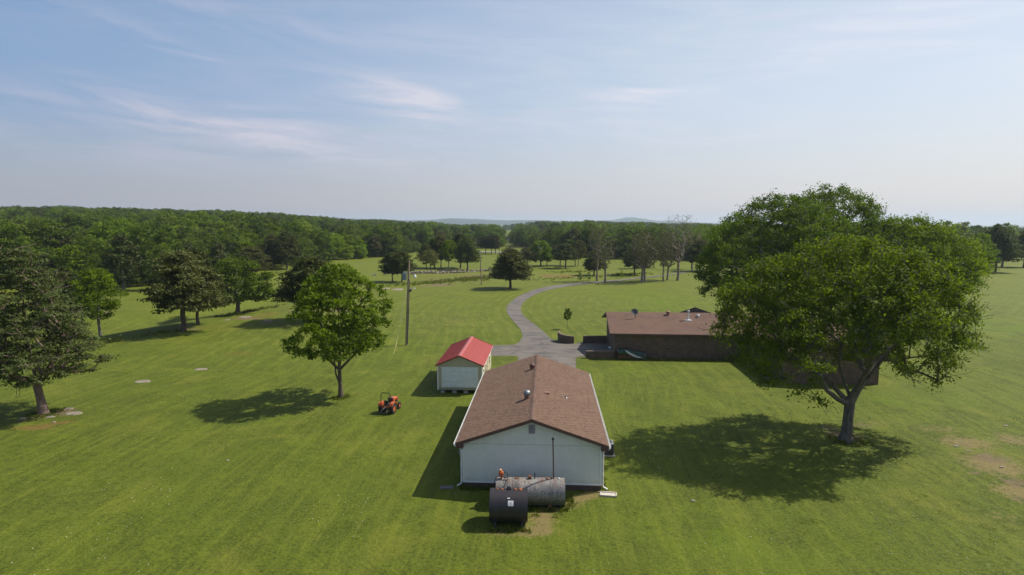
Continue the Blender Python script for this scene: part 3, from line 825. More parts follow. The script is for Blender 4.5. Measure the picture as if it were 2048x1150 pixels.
m.hexa([(0, -.24, szr + .005), (.2, -.24, szr - .085), (.2, sl + .24, szr - .085), (0, sl + .24, szr + .005)], [(0, -.24, szr + .02), (.2, -.24, szr - .07), (.2, sl + .24, szr - .07), (0, sl + .24, szr + .02)])
m.build('ridge_flashing', red_m, sroof)

# ================================================================== brick house
HR = R(-4.4)
ho = Vector((12.26, 70.45, 0))
H_ = thing('house', 'low brown brick house with brown shingled roof behind the big tree', 'house', ho, HR)
brick = brick_mat('brown_brick', (.185, .115, .070), (.070, .045, .030), (.20, .16, .12))
hroof = pmat('house_shingle', (.140, .076, .050), (.110, .060, .042), .5, .92, bump=.012, bscale=18, spots=(1.1, .5, .72, (.095, .055, .046)))
HD, HL, he, hrz, hov = 12.0, 26.5, 3.02, 4.62, .55    # depth, length, eave, ridge, overhang
MB().box(0, HL, 0, .2, 0, he - .1).build('front_wall', brick, H_)
MB().box(0, HL, HD - .2, HD, 0, he - .1).build('rear_wall', brick, H_)
for xx in (0, HL - .2): MB().prism_x([(.2, 0), (HD - .2, 0), (HD - .2, he - .1), (HD / 2, hrz - .22), (.2, he - .1)], xx, xx + .2).build('side_wall', brick, H_)
hr = MB(); hr.prism_x([(-hov, he - .17), (HD / 2, hrz - .17), (HD + hov, he - .17), (HD + hov, he), (HD / 2, hrz), (-hov, he)], -.62, HL + .6)
hroof_o = hr.build('roof', hroof, H_)
MB().box(-.60, HL + .6, -hov - .028, -hov - .002, he - .2, he - .015).build('fascia', fascia_m, hroof_o)
MB().box(-.6, HL + .6, -hov, .0, he - .22, he - .175).build('soffit', fascia_m, hroof_o)
for (y0_, y1_, sg) in ((-hov, HD / 2, 1), (HD / 2, HD + hov, -1)):
    za, zb = (he, hrz) if sg > 0 else (hrz, he)
    MB().prism_x([(y0_, za - .24), (y1_, zb - .24), (y1_, zb - .02), (y0_, za - .02)], -.66, -.622).build('rake_board', fascia_m, hroof_o)
MB().prism_x([(HD / 2 - .15, hrz - .035), (HD / 2, hrz + .002), (HD / 2 + .15, hrz - .035), (HD / 2, hrz + .022)], -.62, HL + .6).build('ridge_cap', cap_m, hroof_o)
# gable of the porch on the far side, seen over the ridge
m = MB(); m.add([(6.9, HD / 2 + .25, hrz - .6), (14.5, HD / 2 + .25, hrz - .6), (10.7, HD / 2 + .45, hrz + .66), (10.7, HD / 2 + 5, hrz - .9)], [(0, 1, 2), (1, 3, 2), (3, 0, 2), (0, 3, 1)]); pg = m.build('porch_roof', pmat('shaded_shingle', (.07, .06, .058), (.05, .045, .043), 3, .9), hroof_o)  # shade on the gable end is put into this dark roof colour
# wing towards the camera
wx0, wx1, wy = 15.9, 25.0, -10.3
MB().box(wx0, wx1, wy, wy + .2, 0, he - .1).build('wing_wall', brick, H_)
for xx in (wx0, wx1 - .2): MB().box(xx, xx + .2, wy + .2, -.01, 0, he - .1).build('wing_wall', brick, H_)
wm = (wx0 + wx1) / 2
gb = MB(); gb.prism_y([(wx0 + .02, he - .095), (wx1 - .02, he - .095), (wm, hrz - .25)], wy + .01, wy + .18); gb.build('wing_gable', brick, H_)
wr = MB(); wr.prism_y([(wx0 - .5, he - .17), (wm, hrz - .16), (wx1 + .5, he - .17), (wx1 + .5, he + .01), (wm, hrz + .012), (wx0 - .5, he + .01)], wy - .5, HD / 2 - .1)
wro = wr.build('wing_roof', hroof, H_)
for sg in (-1, 1):
    pts = [(wm, hrz - .22), (wm + sg * (wm - wx0 + .52), he - .22), (wm + sg * (wm - wx0 + .52), he + .02), (wm, hrz + .02)]
    if sg < 0: pts = pts[::-1]
    MB().prism_y(pts, wy - .54, wy - .503).build('rake_board', fascia_m, wro)
# roof fittings of the house
def hroof_pt(px, py):
    z = 4.0
    for _ in range(10):
        l = to_local(on_plane(px, py, z), ho, HR); z = .5 * z + .5 * (he + (hrz - he) * (min(max(l.y + hov, 0), HD / 2 + hov)) / (HD / 2 + hov))
    return l
chrome = pmat('bright_pipe', (.72, .72, .70), (.55, .55, .55), 4, .35, metal=.3)
l = hroof_pt(1376.5, 640)
st = MB().lathe([(.30, -.1), (.28, .03), (.11, .08), (.10, .3), (.075, .35), (.075, 1.05), (.07, 1.05)], 12, l).build('flue', chrome, hroof_o, smooth=True)
MB().lathe([(.15, 1.04), (.16, 1.12), (.13, 1.2), (.01, 1.25)], 12, l).build('flue_cap', chrome, st, smooth=True)
MB().box(l.x - .42, l.x + .42, l.y - .3, l.y + .3, l.z - .08, l.z + .02).build('flashing', white_m, st)
l = hroof_pt(1396, 634)
MB().lathe([(.14, -.1), (.14, .1), (.2, .14), (.22, .22), (.14, .33), (.01, .36)], 14, l).build('dome_vent', chrome, hroof_o, smooth=True)
l = hroof_pt(1336, 630)
MB().lathe([(.15, -.1), (.15, .16), (.24, .2), (.27, .32), (.24, .46), (.12, .54), (.01, .56)], 14, l).build('roof_vent', pv, hroof_o, smooth=True)
l = hroof_pt(1270.5, 636.5)
ds = MB().tube([l, l + Vector((0, -.05, .45)), l + Vector((-.05, -.18, .62))], .035, 6).build('dish_mast', black_m, hroof_o)
m = MB(); m.M = Matrix.Translation(l + Vector((-.12, .0, .78))) @ Matrix.Rotation(R(62), 4, 'X') @ Matrix.Rotation(R(20), 4, 'Z')
m.lathe([(.01, 0), (.22, .025), (.40, .08), (.42, .10), (.41, .11), (.2, .045), (.01, .02)], 20); m.build('satellite_dish', pmat('dish_grey', (.10, .095, .10), (.08, .075, .08), 3, .5), ds, smooth=True)
l = hroof_pt(1471, 662)
MB().tube([l, l + Vector((0, 0, 3.2))], .025, 5).tube([l + Vector((-1.3, 0, 3.1)), l + Vector((.2, 0, 3.15))], .02, 5).tube([l + Vector((-1.2, -.4, 3.1)), l + Vector((-1.2, .4, 3.1))], .012, 4).tube([l + Vector((-.8, -.5, 3.12)), l + Vector((-.8, .5, 3.12))], .012, 4).tube([l + Vector((-.3, -.6, 3.14)), l + Vector((-.3, .6, 3.14))], .012, 4).build('aerial', galv, hroof_o)

# white pole on a round base under the left eave
p_ = ground(1222, 696)
o = thing('pole_stand', 'thin white pole in a round white base at the left corner of the brick house', 'pole', p_)
MB().lathe([(.36, 0), (.36, .1), (.30, .15), (.06, .17)], 18).build('base', white_m, o, smooth=True)
MB().tube([(0, 0, .15), (0, 0, 2.55)], .05, 8).build('pole', white_m, o)

# low brick walls round the yard
cop = pmat('brick_coping', (.20, .15, .11), (.15, .11, .085), 5, .9)
def yard_wall(name, label, pts, h0, h1, th=.30):
    o = thing(name, label, 'wall', (0, 0, 0))
    c0 = Vector((sum(p[0] for p in pts) / len(pts), sum(p[1] for p in pts) / len(pts), 0)); o.location = c0
    n = len(pts); m = MB(); m2 = MB()
    L = []; 
    for i in range(n):
        a = pts[max(i - 1, 0)]; b_ = pts[min(i + 1, n - 1)]
        d = Vector((b_[0] - a[0], b_[1] - a[1], 0)).normalized(); nn = Vector((-d.y, d.x, 0)) * th / 2
        L.append((Vector((pts[i][0], pts[i][1], 0)) - c0, nn, h0 + (h1 - h0) * i / (n - 1)))
    for i in range(n - 1):
        (a, na, ha), (b_, nb_, hb2) = L[i], L[i + 1]
        m.hexa([a - na, b_ - nb_, b_ + nb_, a + na], [a - na + Vector((0, 0, ha)), b_ - nb_ + Vector((0, 0, hb2)), b_ + nb_ + Vector((0, 0, hb2)), a + na + Vector((0, 0, ha))])
        na, nb_ = na * 1.12, nb_ * 1.12
        m2.hexa([a - na + Vector((0, 0, ha + .003)), b_ - nb_ + Vector((0, 0, hb2 + .003)), b_ + nb_ + Vector((0, 0, hb2 + .003)), a + na + Vector((0, 0, ha + .003))],
                [a - na + Vector((0, 0, ha + .07)), b_ - nb_ + Vector((0, 0, hb2 + .07)), b_ + nb_ + Vector((0, 0, hb2 + .07)), a + na + Vector((0, 0, ha + .07))])
    m.build('brickwork', brick, o); m2.build('coping', cop, o)
g2 = lambda px, py: tuple(ground(px, py))[:2]
yard_wall('curved_wall', 'curved low brick wall ending beside the drive', [g2(1117.5, 680), g2(1119, 682.5), g2(1123, 684.6), g2(1130, 686), g2(1139, 686.8), g2(1148, 687)], 1.18, .92)
yard_wall('brick_wall', 'straight dark brick wall at the back of the shaded parking bay', [g2(1166, 685.5), g2(1190, 685.5), g2(1214, 685.5)], .88, .88)
yard_wall('brick_wall', 'low brick wall in front of the shaded parking bay, running to the house corner', [g2(1172, 716), g2(1200, 716), g2(1229, 716)], .80, .80)
# small planting between the walls
# fire wood under a tarpaulin
fo = ground(1262, 718)
o = thing('woodpile', 'firewood stack against the brick house', 'firewood', fo, HR)
log_m = pmat('firewood', (.30, .16, .07), (.18, .09, .045), 8, .9, tint=.7)
m = MB(); rl = random.Random(4)
for r_ in range(6):
    for k in range(20):
        x = -1.45 + k * .15 + (r_ % 2) * .07; z = .09 + r_ * .135
        if z > 1.0 - .42 * max(0, x) ** 1.2 * .6: continue
        m.cur = rl.random(); rr_ = rl.uniform(.05, .075)
        m.tube([(x, -.35 + rl.uniform(-.05, .03), z), (x, .25, z)], rr_, 6)
tag(m.build('logs', log_m, o), kind='stuff')
tarp_m = pmat('green_tarp', (.008, .045, .035), (.006, .03, .025), 2.5, .30, bump=.03, bscale=3, spec=.7)
nx_, ny_ = 26, 12; vs = []
for i in range(nx_):
    for j in range(ny_):
        u, v = i / (nx_ - 1), j / (ny_ - 1)
        x = -1.62 + 3.35 * u
        top = 1.32 - .55 * u ** 1.5 - .18 * (1 - min(1, u * 6))
        y = .35 - .85 * min(1, v * 1.7)
        drop = max(0, v - .5) * 2 * (.25 + .65 * abs(math.sin(u * 4.6 + .6)) * (.4 + .6 * u))
        z = top - drop - .12 * abs(y) + .05 * mnoise.noise((x * 1.7, v * 3, 1)) * 2
        vs.append((x, y - .05 * max(0, v - .5) + .06 * mnoise.noise((x * 2.5, v * 2, 5)), max(z, .04)))
fs = [(i * ny_ + j, i * ny_ + j + 1, (i + 1) * ny_ + j + 1, (i + 1) * ny_ + j) for i in range(nx_ - 1) for j in range(ny_ - 1)]
tp = thing('tarpaulin', 'dark green tarpaulin draped over the firewood, with a pale strip across its front', 'tarpaulin', fo, HR)
me_ = mesh_np('sheet', vs, fs, smooth=True); me_.materials.append(tarp_m)
so_ = link(bpy.data.objects.new('sheet', me_), tp); md = so_.modifiers.new('thick', 'SOLIDIFY'); md.thickness = .012
vs = []
for i in range(18):
    u = i / 17
    for j in range(4):
        v = j / 3
        x = -.75 + 2.0 * u; z = 1.22 - .95 * u ** .85 - .30 * v * math.sin(math.pi * min(1, u * .9 + .12)); y = -.535 - .10 * v - .02 * math.sin(9 * u)
        vs.append((x, y, z))
fs = [(i * 4 + j, i * 4 + j + 1, (i + 1) * 4 + j + 1, (i + 1) * 4 + j) for i in range(17) for j in range(3)]
me_ = mesh_np('pale_strip', vs, fs, smooth=True); me_.materials.append(pmat('pale_strip_tone', (.52, .55, .50), (.40, .43, .40), 5, .45, bump=.02, bscale=8))  # pale strip laid slanting over the front of the tarpaulin
so_ = link(bpy.data.objects.new('pale_strip', me_), tp); md = so_.modifiers.new('thick', 'SOLIDIFY'); md.thickness = .012

# ================================================================== fuel tanks
def tank(name, label, cat, x0, x1, yc, zc, r, m_, n=40):
    o = thing(name, label, cat, ((x0 + x1) / 2, yc, 0), R(-1.5))
    h = (x1 - x0) / 2
    b_ = MB().lathe([(.01, -h + .0), (r - .05, -h), (r - .045, -h + .02), (r, -h + .0), (r, -h * .34)] + ([(r + .006, -h * .33), (r, -h * .32)] if h > 1.5 else []) + [(r, h * .33), (r, h), (r - .045, h - .02), (r - .05, h), (.01, h)][:], n, (0, 0, zc), 'x')
    return o, b_.build('shell', m_, o, smooth=True)
# silver tank: weathered galvanised paint, dirt running from the top, rust by the fittings, dark green lower half, paler at the very bottom
sm = bpy.data.materials.new('weathered_silver'); sm.use_nodes = True
t = NT(sm.node_tree); b = t.n['Principled BSDF']
co = t.node('ShaderNodeTexCoord').outputs['Object']; s_ = t.node('ShaderNodeSeparateXYZ', {0: co}); xx, yy, zz = s_.outputs
v = t.comb(t.math('MULTIPLY', xx, 7), t.math('MULTIPLY', zz, 1.1)); v2 = t.comb(t.math('MULTIPLY', xx, 2.2), t.math('MULTIPLY', yy, 1), t.math('MULTIPLY', zz, 2))
c = t.mix(t.ramp(t.noise(v2, 1.4, 5, .65), .35, .65), (.27, .262, .245), (.18, .172, .165))
c = t.mix(t.math('MULTIPLY', t.ramp(t.noise(v, 1.2, 6, .7), .42, .68), .75), c, (.072, .062, .060))
c = t.mix(t.math('MULTIPLY', t.ramp(t.noise(v2, 5, 5, .7), .52, .62), .55), c, (.46, .45, .41))
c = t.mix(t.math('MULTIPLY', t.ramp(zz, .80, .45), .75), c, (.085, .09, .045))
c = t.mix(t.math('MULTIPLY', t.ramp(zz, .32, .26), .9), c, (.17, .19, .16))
rs = t.math('MULTIPLY', t.ramp(zz, 1.12, 1.46), t.ramp(t.noise(v2, 2.4, 6, .75), .50, .60))
c = t.mix(t.math('MULTIPLY', rs, .65), c, (.17, .062, .025))
t.l.new(c, b.inputs['Base Color']); b.inputs['Roughness'].default_value = .55; b.inputs['Metallic'].default_value = .12
t.l.new(t.node('ShaderNodeBump', {'Height': t.noise(v2, 9, 4, .6), 'Strength': 1.0, 'Distance': .006}).outputs[0], b.inputs['Normal'])
SX0, SX1, SY, SR, SZ = -.90, 3.0, 32.85, .76, .76
so_, sh_ = tank('silver_tank', 'long weathered silver fuel tank with rust stains by the white gable wall', 'tank', SX0, SX1, SY, SZ, SR, sm)
cx = (SX0 + SX1) / 2; zt = SZ + SR
for xx_ in (-1.1, 1.1): MB().hexa([(xx_ - .12, -.62, 0), (xx_ + .12, -.62, 0), (xx_ + .12, .62, 0), (xx_ - .12, .62, 0)], [(xx_ - .1, -.5, .35), (xx_ + .1, -.5, .35), (xx_ + .1, .5, .35), (xx_ - .1, .5, .35)]).build('saddle', rust_m, so_)
def top_fit(x, r_, h_, m_, name='cap', extra=None):
    pr_ = [(r_ * 1.25, -.04), (r_ * 1.25, .02), (r_, .03), (r_, h_), (r_ * .9, h_ + .01), (.01, h_ + .012)]
    return MB().lathe(pr_, 12, (x, 0, zt)).build(name, m_, so_, smooth=True)
top_fit(-.05 + .02, .085, .13, rust_m); MB().lathe([(.115, .10), (.115, .15), (.02, .17)], 12, (-.03, 0, zt)).build('cap_lid', rust_m, so_, smooth=True)
top_fit(-.78, .10, .02, rust_m, 'bung'); top_fit(.25, .03, .32, black_m, 'gauge_rod'); top_fit(1.62, .06, .05, MATS['pale_metal'], 'bung')
top_fit(1.2, .055, .06, rust_m, 'bung'); top_fit(.95, .09, .03, rust_m, 'bung')
vp = MB().tube([(1.32, 0, zt - .05), (1.27, .02, zt + 2.28)], .038, 8).build('vent_stack', pmat('brown_pipe', (.10, .05, .04), (.075, .04, .033), 5, .6), so_)
MB().lathe([(.04, -.02), (.07, .0), (.075, .08), (.05, .13), (.01, .14)], 10, (1.27, .02, zt + 2.28)).build('vent_cap', black_m, vp, smooth=True)
# orange transfer pump with its hose
orange = pmat('orange_enamel', (.60, .13, .03), (.50, .11, .025), 6, .4)
o = thing('fuel_pump', 'orange fuel pump with black hose on the left end of the silver tank', 'pump', (SX0 + .30, SY, zt - .02), 0)
MB().lathe([(.05, 0), (.05, .2), (.04, .2)], 10).build('riser', rust_m, o, smooth=True)
pb = MB().lathe([(.06, -.17), (.11, -.15), (.12, 0), (.11, .09), (.07, .12), (.01, .12)], 14, (0, 0, .34), 'x').build('motor', orange, o, smooth=True)
MB().box(-.08, .08, -.09, .09, .14, .26).build('pump_body', orange, o, bevel=.02)
MB().box(-.11, .02, -.08, .08, .46, .56).build('cover', pmat('pale_orange', (.80, .38, .16), None, 3, .5), o, bevel=.02)
MB().tube([(.08, 0, .34), (.22, -.02, .42), (.32, -.04, .36), (.36, -.05, .2), (.3, -.25, .0), (.16, -.5, -.2), (-.06, -.62, -.42), (-.22, -.55, -.6)], .024, 6).build('hose', black_m, o, smooth=False)
MB().tube([(-.08, 0, .2), (-.3, -.05, .12), (-.42, -.12, -.15), (-.44, -.16, -.5), (-.40, -.2, -.75)], .020, 6).build('hose', black_m, o, smooth=False)
MB().tube([(.06, -.05, .15), (.22, -.12, .12), (.3, -.14, .17)], .03, 6).build('nozzle', rust_m, o)

# black tank
bm_ = pmat('black_tank_paint', (.030, .026, .029), (.022, .019, .021), 3, .46, bump=.004, spots=(2.0, .55, .75, (.042, .036, .038)))
BX0, BX1, BY, BR_, BZ = -1.17, .84, 30.75, .86, .97
bo, bs = tank('black_tank', 'black horizontal fuel tank on skids in front of the silver one', 'tank', BX0, BX1, BY, BZ, BR_, bm_)
for xx_ in (-.72, .72):
    MB().hexa([(xx_ - .06, -.62, 0), (xx_ + .06, -.62, 0), (xx_ + .06, .62, 0), (xx_ - .06, .62, 0)], [(xx_ - .06, -.45, .30), (xx_ + .06, -.45, .30), (xx_ + .06, .45, .30), (xx_ - .06, .45, .30)]).build('skid', black_m, bo)
zt2 = BZ + BR_
lug = MB()
lug.M = Matrix.Translation((.0, 0, zt2 + .0))
ring = [(math.cos(a) * .10, math.sin(a) * .10 + .07) for a in [math.pi * k / 8 * 2 for k in range(16)]]
lug.box(-.11, .11, -.02, .02, -.03, .06)
for k in range(16):
    a0, a1 = 2 * math.pi * k / 16, 2 * math.pi * (k + 1) / 16
    q = [(.11 * math.cos(a0), .07 + .11 * math.sin(a0)), (.11 * math.cos(a1), .07 + .11 * math.sin(a1)), (.05 * math.cos(a1), .07 + .05 * math.sin(a1)), (.05 * math.cos(a0), .07 + .05 * math.sin(a0))]
    lug.prism_y(q, -.022, .022)
lug.build('lifting_lug', black_m, bo)
for xx_, r_ in ((-.62, .04), (-.36, .05), (.36, .06), (.62, .075)):
    MB().lathe([(r_ * 1.3, -.03), (r_ * 1.3, .015), (r_, .02), (r_, .045), (.01, .05)], 12, (xx_, 0, zt2)).build('bung', pmat('orange_rust', (.42, .13, .035), (.30, .09, .03), 9, .8) if 'orange_rust' not in MATS else MATS['orange_rust'], bo, smooth=True)
def curved_label(x0, x1, a0, a1, m_, name):
    vs = []; n = 6
    for i in range(n + 1):
        a = R(a0 + (a1 - a0) * i / n)
        for x in (x0, x1): vs.append((x, -math.cos(a) * (BR_ + .004), BZ + math.sin(a) * (BR_ + .004)))
    me_ = mesh_np(name, vs, [(2 * i, 2 * i + 1, 2 * i + 3, 2 * i + 2) for i in range(n)], smooth=True); me_.materials.append(m_)
    return link(bpy.data.objects.new(name, me_), bo)
paper = pmat('label_white', (.80, .78, .80), (.7, .68, .7), 3, .5)
prn = pmat('label_print', (.38, .37, .40), None, 3, .5)
lb = curved_label(-.03, .26, 22, 40, paper, 'label')
for (xa, xb, a0, a1) in ((.03, .12, 35, 36), (.14, .2, 35, 36), (.06, .17, 30, 33), (.02, .2, 26, 27)):
    vs = []
    for a in (R(a0), R(a1)):
        for x in (xa, xb): vs.append((x, -math.cos(a) * (BR_ + .007), BZ + math.sin(a) * (BR_ + .007)))
    me_ = mesh_np('print', vs, [(0, 1, 3, 2)]); me_.materials.append(prn); link(bpy.data.objects.new('print', me_), lb)
curved_label(-.06, .07, 46.5, 50, paper, 'label')

# ================================================================== orange compact tractor
tc_ = Vector(ground(778, 826))
T = thing('tractor', 'small orange tractor with black roll bar parked on the lawn', 'tractor', (tc_.x - .12, tc_.y, 0), R(-13))
rub = pmat('tyre_rubber', (.018, .017, .016), (.03, .028, .025), 6, .85, bump=.01)
t_or = pmat('tractor_orange', (.50, .105, .028), (.42, .085, .022), 4, .38)
def wheel(x, y, r, wd, rim_r):
    o = MB().lathe([(rim_r, -wd / 2 + .02), (r * .86, -wd / 2), (r * .97, -wd * .36), (r, -wd * .2), (r, wd * .2), (r * .97, wd * .36), (r * .86, wd / 2), (rim_r, wd / 2 - .02)], 24, (0, 0, 0), 'x', caps=False).build('wheel', rub, T, smooth=True)
    o.location = (x, y, r)
    MB().lathe([(.01, -wd * .32), (rim_r * .5, -wd * .34), (rim_r * 1.02, -wd / 2 + .03), (rim_r * 1.02, wd / 2 - .03), (rim_r * .5, wd * .34), (.01, wd * .32)], 20, (0, 0, 0), 'x').build('rim', t_or, o, smooth=True)
    m = MB(); n_ = 20
    for k in range(n_):
        a = 2 * math.pi * k / n_
        for sd in (-1, 1):
            m.M = Matrix.Rotation(a + sd * .08, 4, 'X') @ Matrix.Translation((sd * wd * .22, 0, r - .005)) @ Matrix.Rotation(sd * .5, 4, 'Z')
            m.box(-wd * .22, wd * .22, -.018, .018, -.01, .02)
    tag(m.build('tread', rub, o), kind='stuff')
    return o
wheel(-.50, 0, .44, .33, .22); wheel(.50, 0, .44, .33, .22)
wheel(-.43, 1.42, .27, .19, .14); wheel(.43, 1.42, .27, .19, .14)
MB().box(-.16, .16, -.25, .55, .34, .68).build('gearbox', black_m, T, bevel=.03)
MB().box(-.14, .14, .5, 1.75, .42, .62).build('chassis', black_m, T, bevel=.02)
MB().tube([(-.45, 0, .44), (.45, 0, .44)], .07, 8).build('rear_axle', black_m, T)
MB().tube([(-.42, 1.42, .28), (.42, 1.42, .28)], .045, 8).build('front_axle', black_m, T)
h = MB(); h.hexa([(-.27, .72, .62), (.27, .72, .62), (.25, 1.78, .58), (-.25, 1.78, .58)], [(-.24, .70, 1.12), (.24, .70, 1.12), (.20, 1.72, .98), (-.20, 1.72, .98)])
h.build('hood', t_or, T, bevel=.05)
MB().box(-.18, .18, 1.77, 1.80, .62, .92).build('grille', black_m, T)
for sx in (-1, 1):
    MB().box(sx * .30 - .035, sx * .30 + .035, 1.0, 1.45, .66, .86).build('side_screen', black_m, T) if False else None
    a, b_ = sorted((sx * .272, sx * .28)); MB().box(a, b_, .95, 1.5, .66, .9).build('side_vent', black_m, T)
    f_ = MB()
    pts = [(-.44 + .0, .70), (-.36, .90), (-.12, .97), (.22, .97), (.46, .86), (.58, .60), (.54, .58), (.42, .80), (.2, .92), (-.12, .92), (-.33, .86), (-.40, .68)]
    a, b_ = sorted((sx * .34, sx * .66)); f_.prism_x([(p[0], p[1]) for p in pts][::-1], a, b_); f_.build('fender', t_or, T)
    a, b_ = sorted((sx * .33, sx * .345)); MB().prism_x([(-.4, .5), (.5, .5), (.44, .86), (.2, .93), (-.12, .93), (-.36, .86)][::1], a, b_).build('fender_panel', t_or, T)
MB().box(-.33, .33, .32, .75, .42, .47).build('footplate', black_m, T)
MB().box(-.22, .22, -.18, .24, .80, .88).build('seat', black_m, T, bevel=.03)
MB().hexa([(-.2, -.24, .86), (.2, -.24, .86), (.2, -.16, .86), (-.2, -.16, .86)], [(-.18, -.30, 1.16), (.18, -.30, 1.16), (.18, -.24, 1.16), (-.18, -.24, 1.16)]).build('seat_back', black_m, T, bevel=.02)
MB().box(-.2, .2, -.15, .22, .66, .80).build('seat_base', t_or, T)
MB().tube([(-.42, -.32, .62), (-.42, -.33, 1.72), (-.39, -.33, 1.80), (-.32, -.33, 1.83), (.32, -.33, 1.83), (.39, -.33, 1.80), (.42, -.33, 1.72), (.42, -.32, .62)], .034, 8).build('roll_bar', black_m, T)
MB().box(-.44, .44, -.36, -.28, .56, .66).build('roll_bar_mount', t_or, T)
MB().box(-.22, .22, .60, .72, .66, 1.14).build('dash', black_m, T, bevel=.02)
MB().tube([(0, .62, 1.05), (0, .46, 1.2)], .02, 6).build('steering_column', black_m, T)
m = MB(); q_ = [(math.cos(a) * .17, .45 + math.sin(a) * .10, 1.21 + math.sin(a) * .13) for a in [2 * math.pi * k / 16 for k in range(17)]]
m.tube(q_, .015, 5, caps=False); m.build('steering_wheel', black_m, T)
for sx in (-1, 1):
    MB().tube([(sx * .12, -.25, .50), (sx * .30, -.85, .28)], .022, 6).build('lower_link', pmat('worn_steel', (.30, .28, .25), (.2, .18, .16), 6, .5, metal=.5) if 'worn_steel' not in MATS else MATS['worn_steel'], T)
    MB().tube([(sx * .15, -.25, .85), (sx * .24, -.62, .36)], .016, 6).build('lift_rod', MATS['worn_steel'], T)
MB().tube([(0, -.25, .72), (0, -.80, .60)], .025, 6).build('top_link', MATS['worn_steel'], T)
MB().box(-.30, .30, -.89, -.84, .25, .31).build('drawbar', black_m, T)
MB().box(-.12, .12, -.30, -.24, .5, .9).build('rear_cover', black_m, T)
for sx in (-1, 1): MB().box(sx * .55 - .05, sx * .55 + .05, -.42, -.38, .72, .79).build('tail_lamp', pmat('red_lens', (.5, .02, .02), None, 2, .2) if 'red_lens' not in MATS else MATS['red_lens'], T)

# ================================================================== poles
wood = pmat('pole_wood', (.33, .25, .165), (.22, .165, .115), 2, .9, bump=.01, stretch=(8, 8, .6))
pc = Vector(ground(813, 690))
top = at_depth(818, 521, pc.y)
o = thing('utility_pole', 'tall wooden utility pole with transformer and yard lamp', 'utility pole', (pc.x, pc.y, 0))
tv = Vector((top.x - pc.x, .1, top.z))
MB().tube([(0, 0, -.1), (tv.x * .5, .05, tv.z * .5), tuple(tv)], [.19, .16, .12], 12).build('shaft', wood, o)
MB().tube([(.18, -.10, .2), (.18 + tv.x * .78, -.08, tv.z * .78)], .045, 6).build('conduit', pmat('dark_conduit', (.09, .085, .08), None, 3, .6), o)
at_h = lambda z: Vector((tv.x * z / tv.z, .05, z))
can_z = at_depth(810, 560, pc.y).z
c0 = at_h(can_z) + Vector((-.52, -.02, 0))
tf = MB().lathe([(.01, 0), (.26, 0), (.27, .05), (.27, .78), (.28, .80), (.24, .88), (.01, .92)], 16, c0).build('transformer', pmat('blue_grey_enamel', (.20, .27, .34), (.16, .22, .28), 4, .45), o, smooth=True)
MB().lathe([(.06, .9), (.075, .95), (.05, 1.0), (.075, 1.05), (.05, 1.1), (.06, 1.18), (.01, 1.2)], 10, c0).build('bushing', white_m, tf, smooth=True)
for zz_ in (.2, .6): MB().box(c0.x + .2, c0.x + .45, c0.y - .03, c0.y + .03, c0.z + zz_, c0.z + zz_ + .05).build('bracket', galv, tf)
lz = at_depth(830, 552, pc.y).z
l0 = at_h(lz)
ar = MB().tube([l0 + Vector((.1, 0, -.1)), l0 + Vector((.5, -.1, .25)), l0 + Vector((.80, -.15, .2))], .025, 6).build('lamp_arm', galv, o)
MB().lathe([(.06, .22), (.09, .12), (.17, .02), (.20, -.08), (.15, -.2), (.01, -.26)], 14, l0 + Vector((.85, -.15, .0))).build('yard_lamp', pmat('lamp_white', (.82, .82, .84), (.75, .75, .78), 3, .3), ar, smooth=True)
mz = at_depth(821, 580, pc.y).z
MB().box(.20 + at_h(mz).x, .46 + at_h(mz).x, -.12, .02, mz - .2, mz + .08).build('meter_box', black_m, o)
MB().tube([at_h(mz) + Vector((.3, -.05, .1)), at_h(mz) + Vector((.7, -.1, .32)), at_h(mz) + Vector((1.0, -.12, .28))], .05, 6).build('bracket_arm', MATS['pale_metal'], o)
# guy wires with yellow guards
yel = pmat('yellow_guard', (.50, .46, .14), (.42, .39, .12), 3, .5)
wire_m = pmat('steel_wire', (.30, .30, .29), None, 3, .5, metal=.4)
for i, (gx_, gy_, hz_, nm_l) in enumerate(((787.5, 710, can_z - .3, 'left'), (791, 700, can_z + .9, 'right'))):
    a = Vector(ground(gx_, gy_)) - Vector((pc.x, pc.y, 0)); e = at_h(hz_)
    g_w = MB().tube([a, e], .008, 4).build('guy_wire', wire_m, o)
    d = (e - a).normalized()
    MB().tube([a + d * .15, a + d * 1.9], .04, 8).build('wire_guard', yel, g_w)
def plain_pole(px, py, tx, ty, label, r=.15, lampy=False):
    b0 = Vector(ground(px, py)); tp_ = at_depth(tx, ty, b0.y)
    o = thing('utility_pole', label, 'utility pole', b0)
    d = tp_ - b0
    MB().tube([(0, 0, -.1), tuple(d)], [r, r * .75], 10).build('shaft', wood, o)
    MB().box(d.x - .12, d.x + .12, -.1, .1, d.z * .93, d.z * .97).build('bracket', galv, o)
    if lampy: MB().lathe([(.08, .3), (.2, 0), (.2, -.3), (.05, -.4)], 10, (d.x - .3, 0, d.z)).build('yard_lamp', white_m, o, smooth=True)
plain_pole(963, 569.5, 960, 501, 'plain leaning wooden pole in the meadow left of the lone cedar')
plain_pole(999.5, 507, 999, 486, 'distant wooden pole beside the row of dark cedars near the road')
plain_pole(1018.6, 497, 1018.4, 479.5, 'distant pole with a white lamp behind the lone cedar', .15, True)

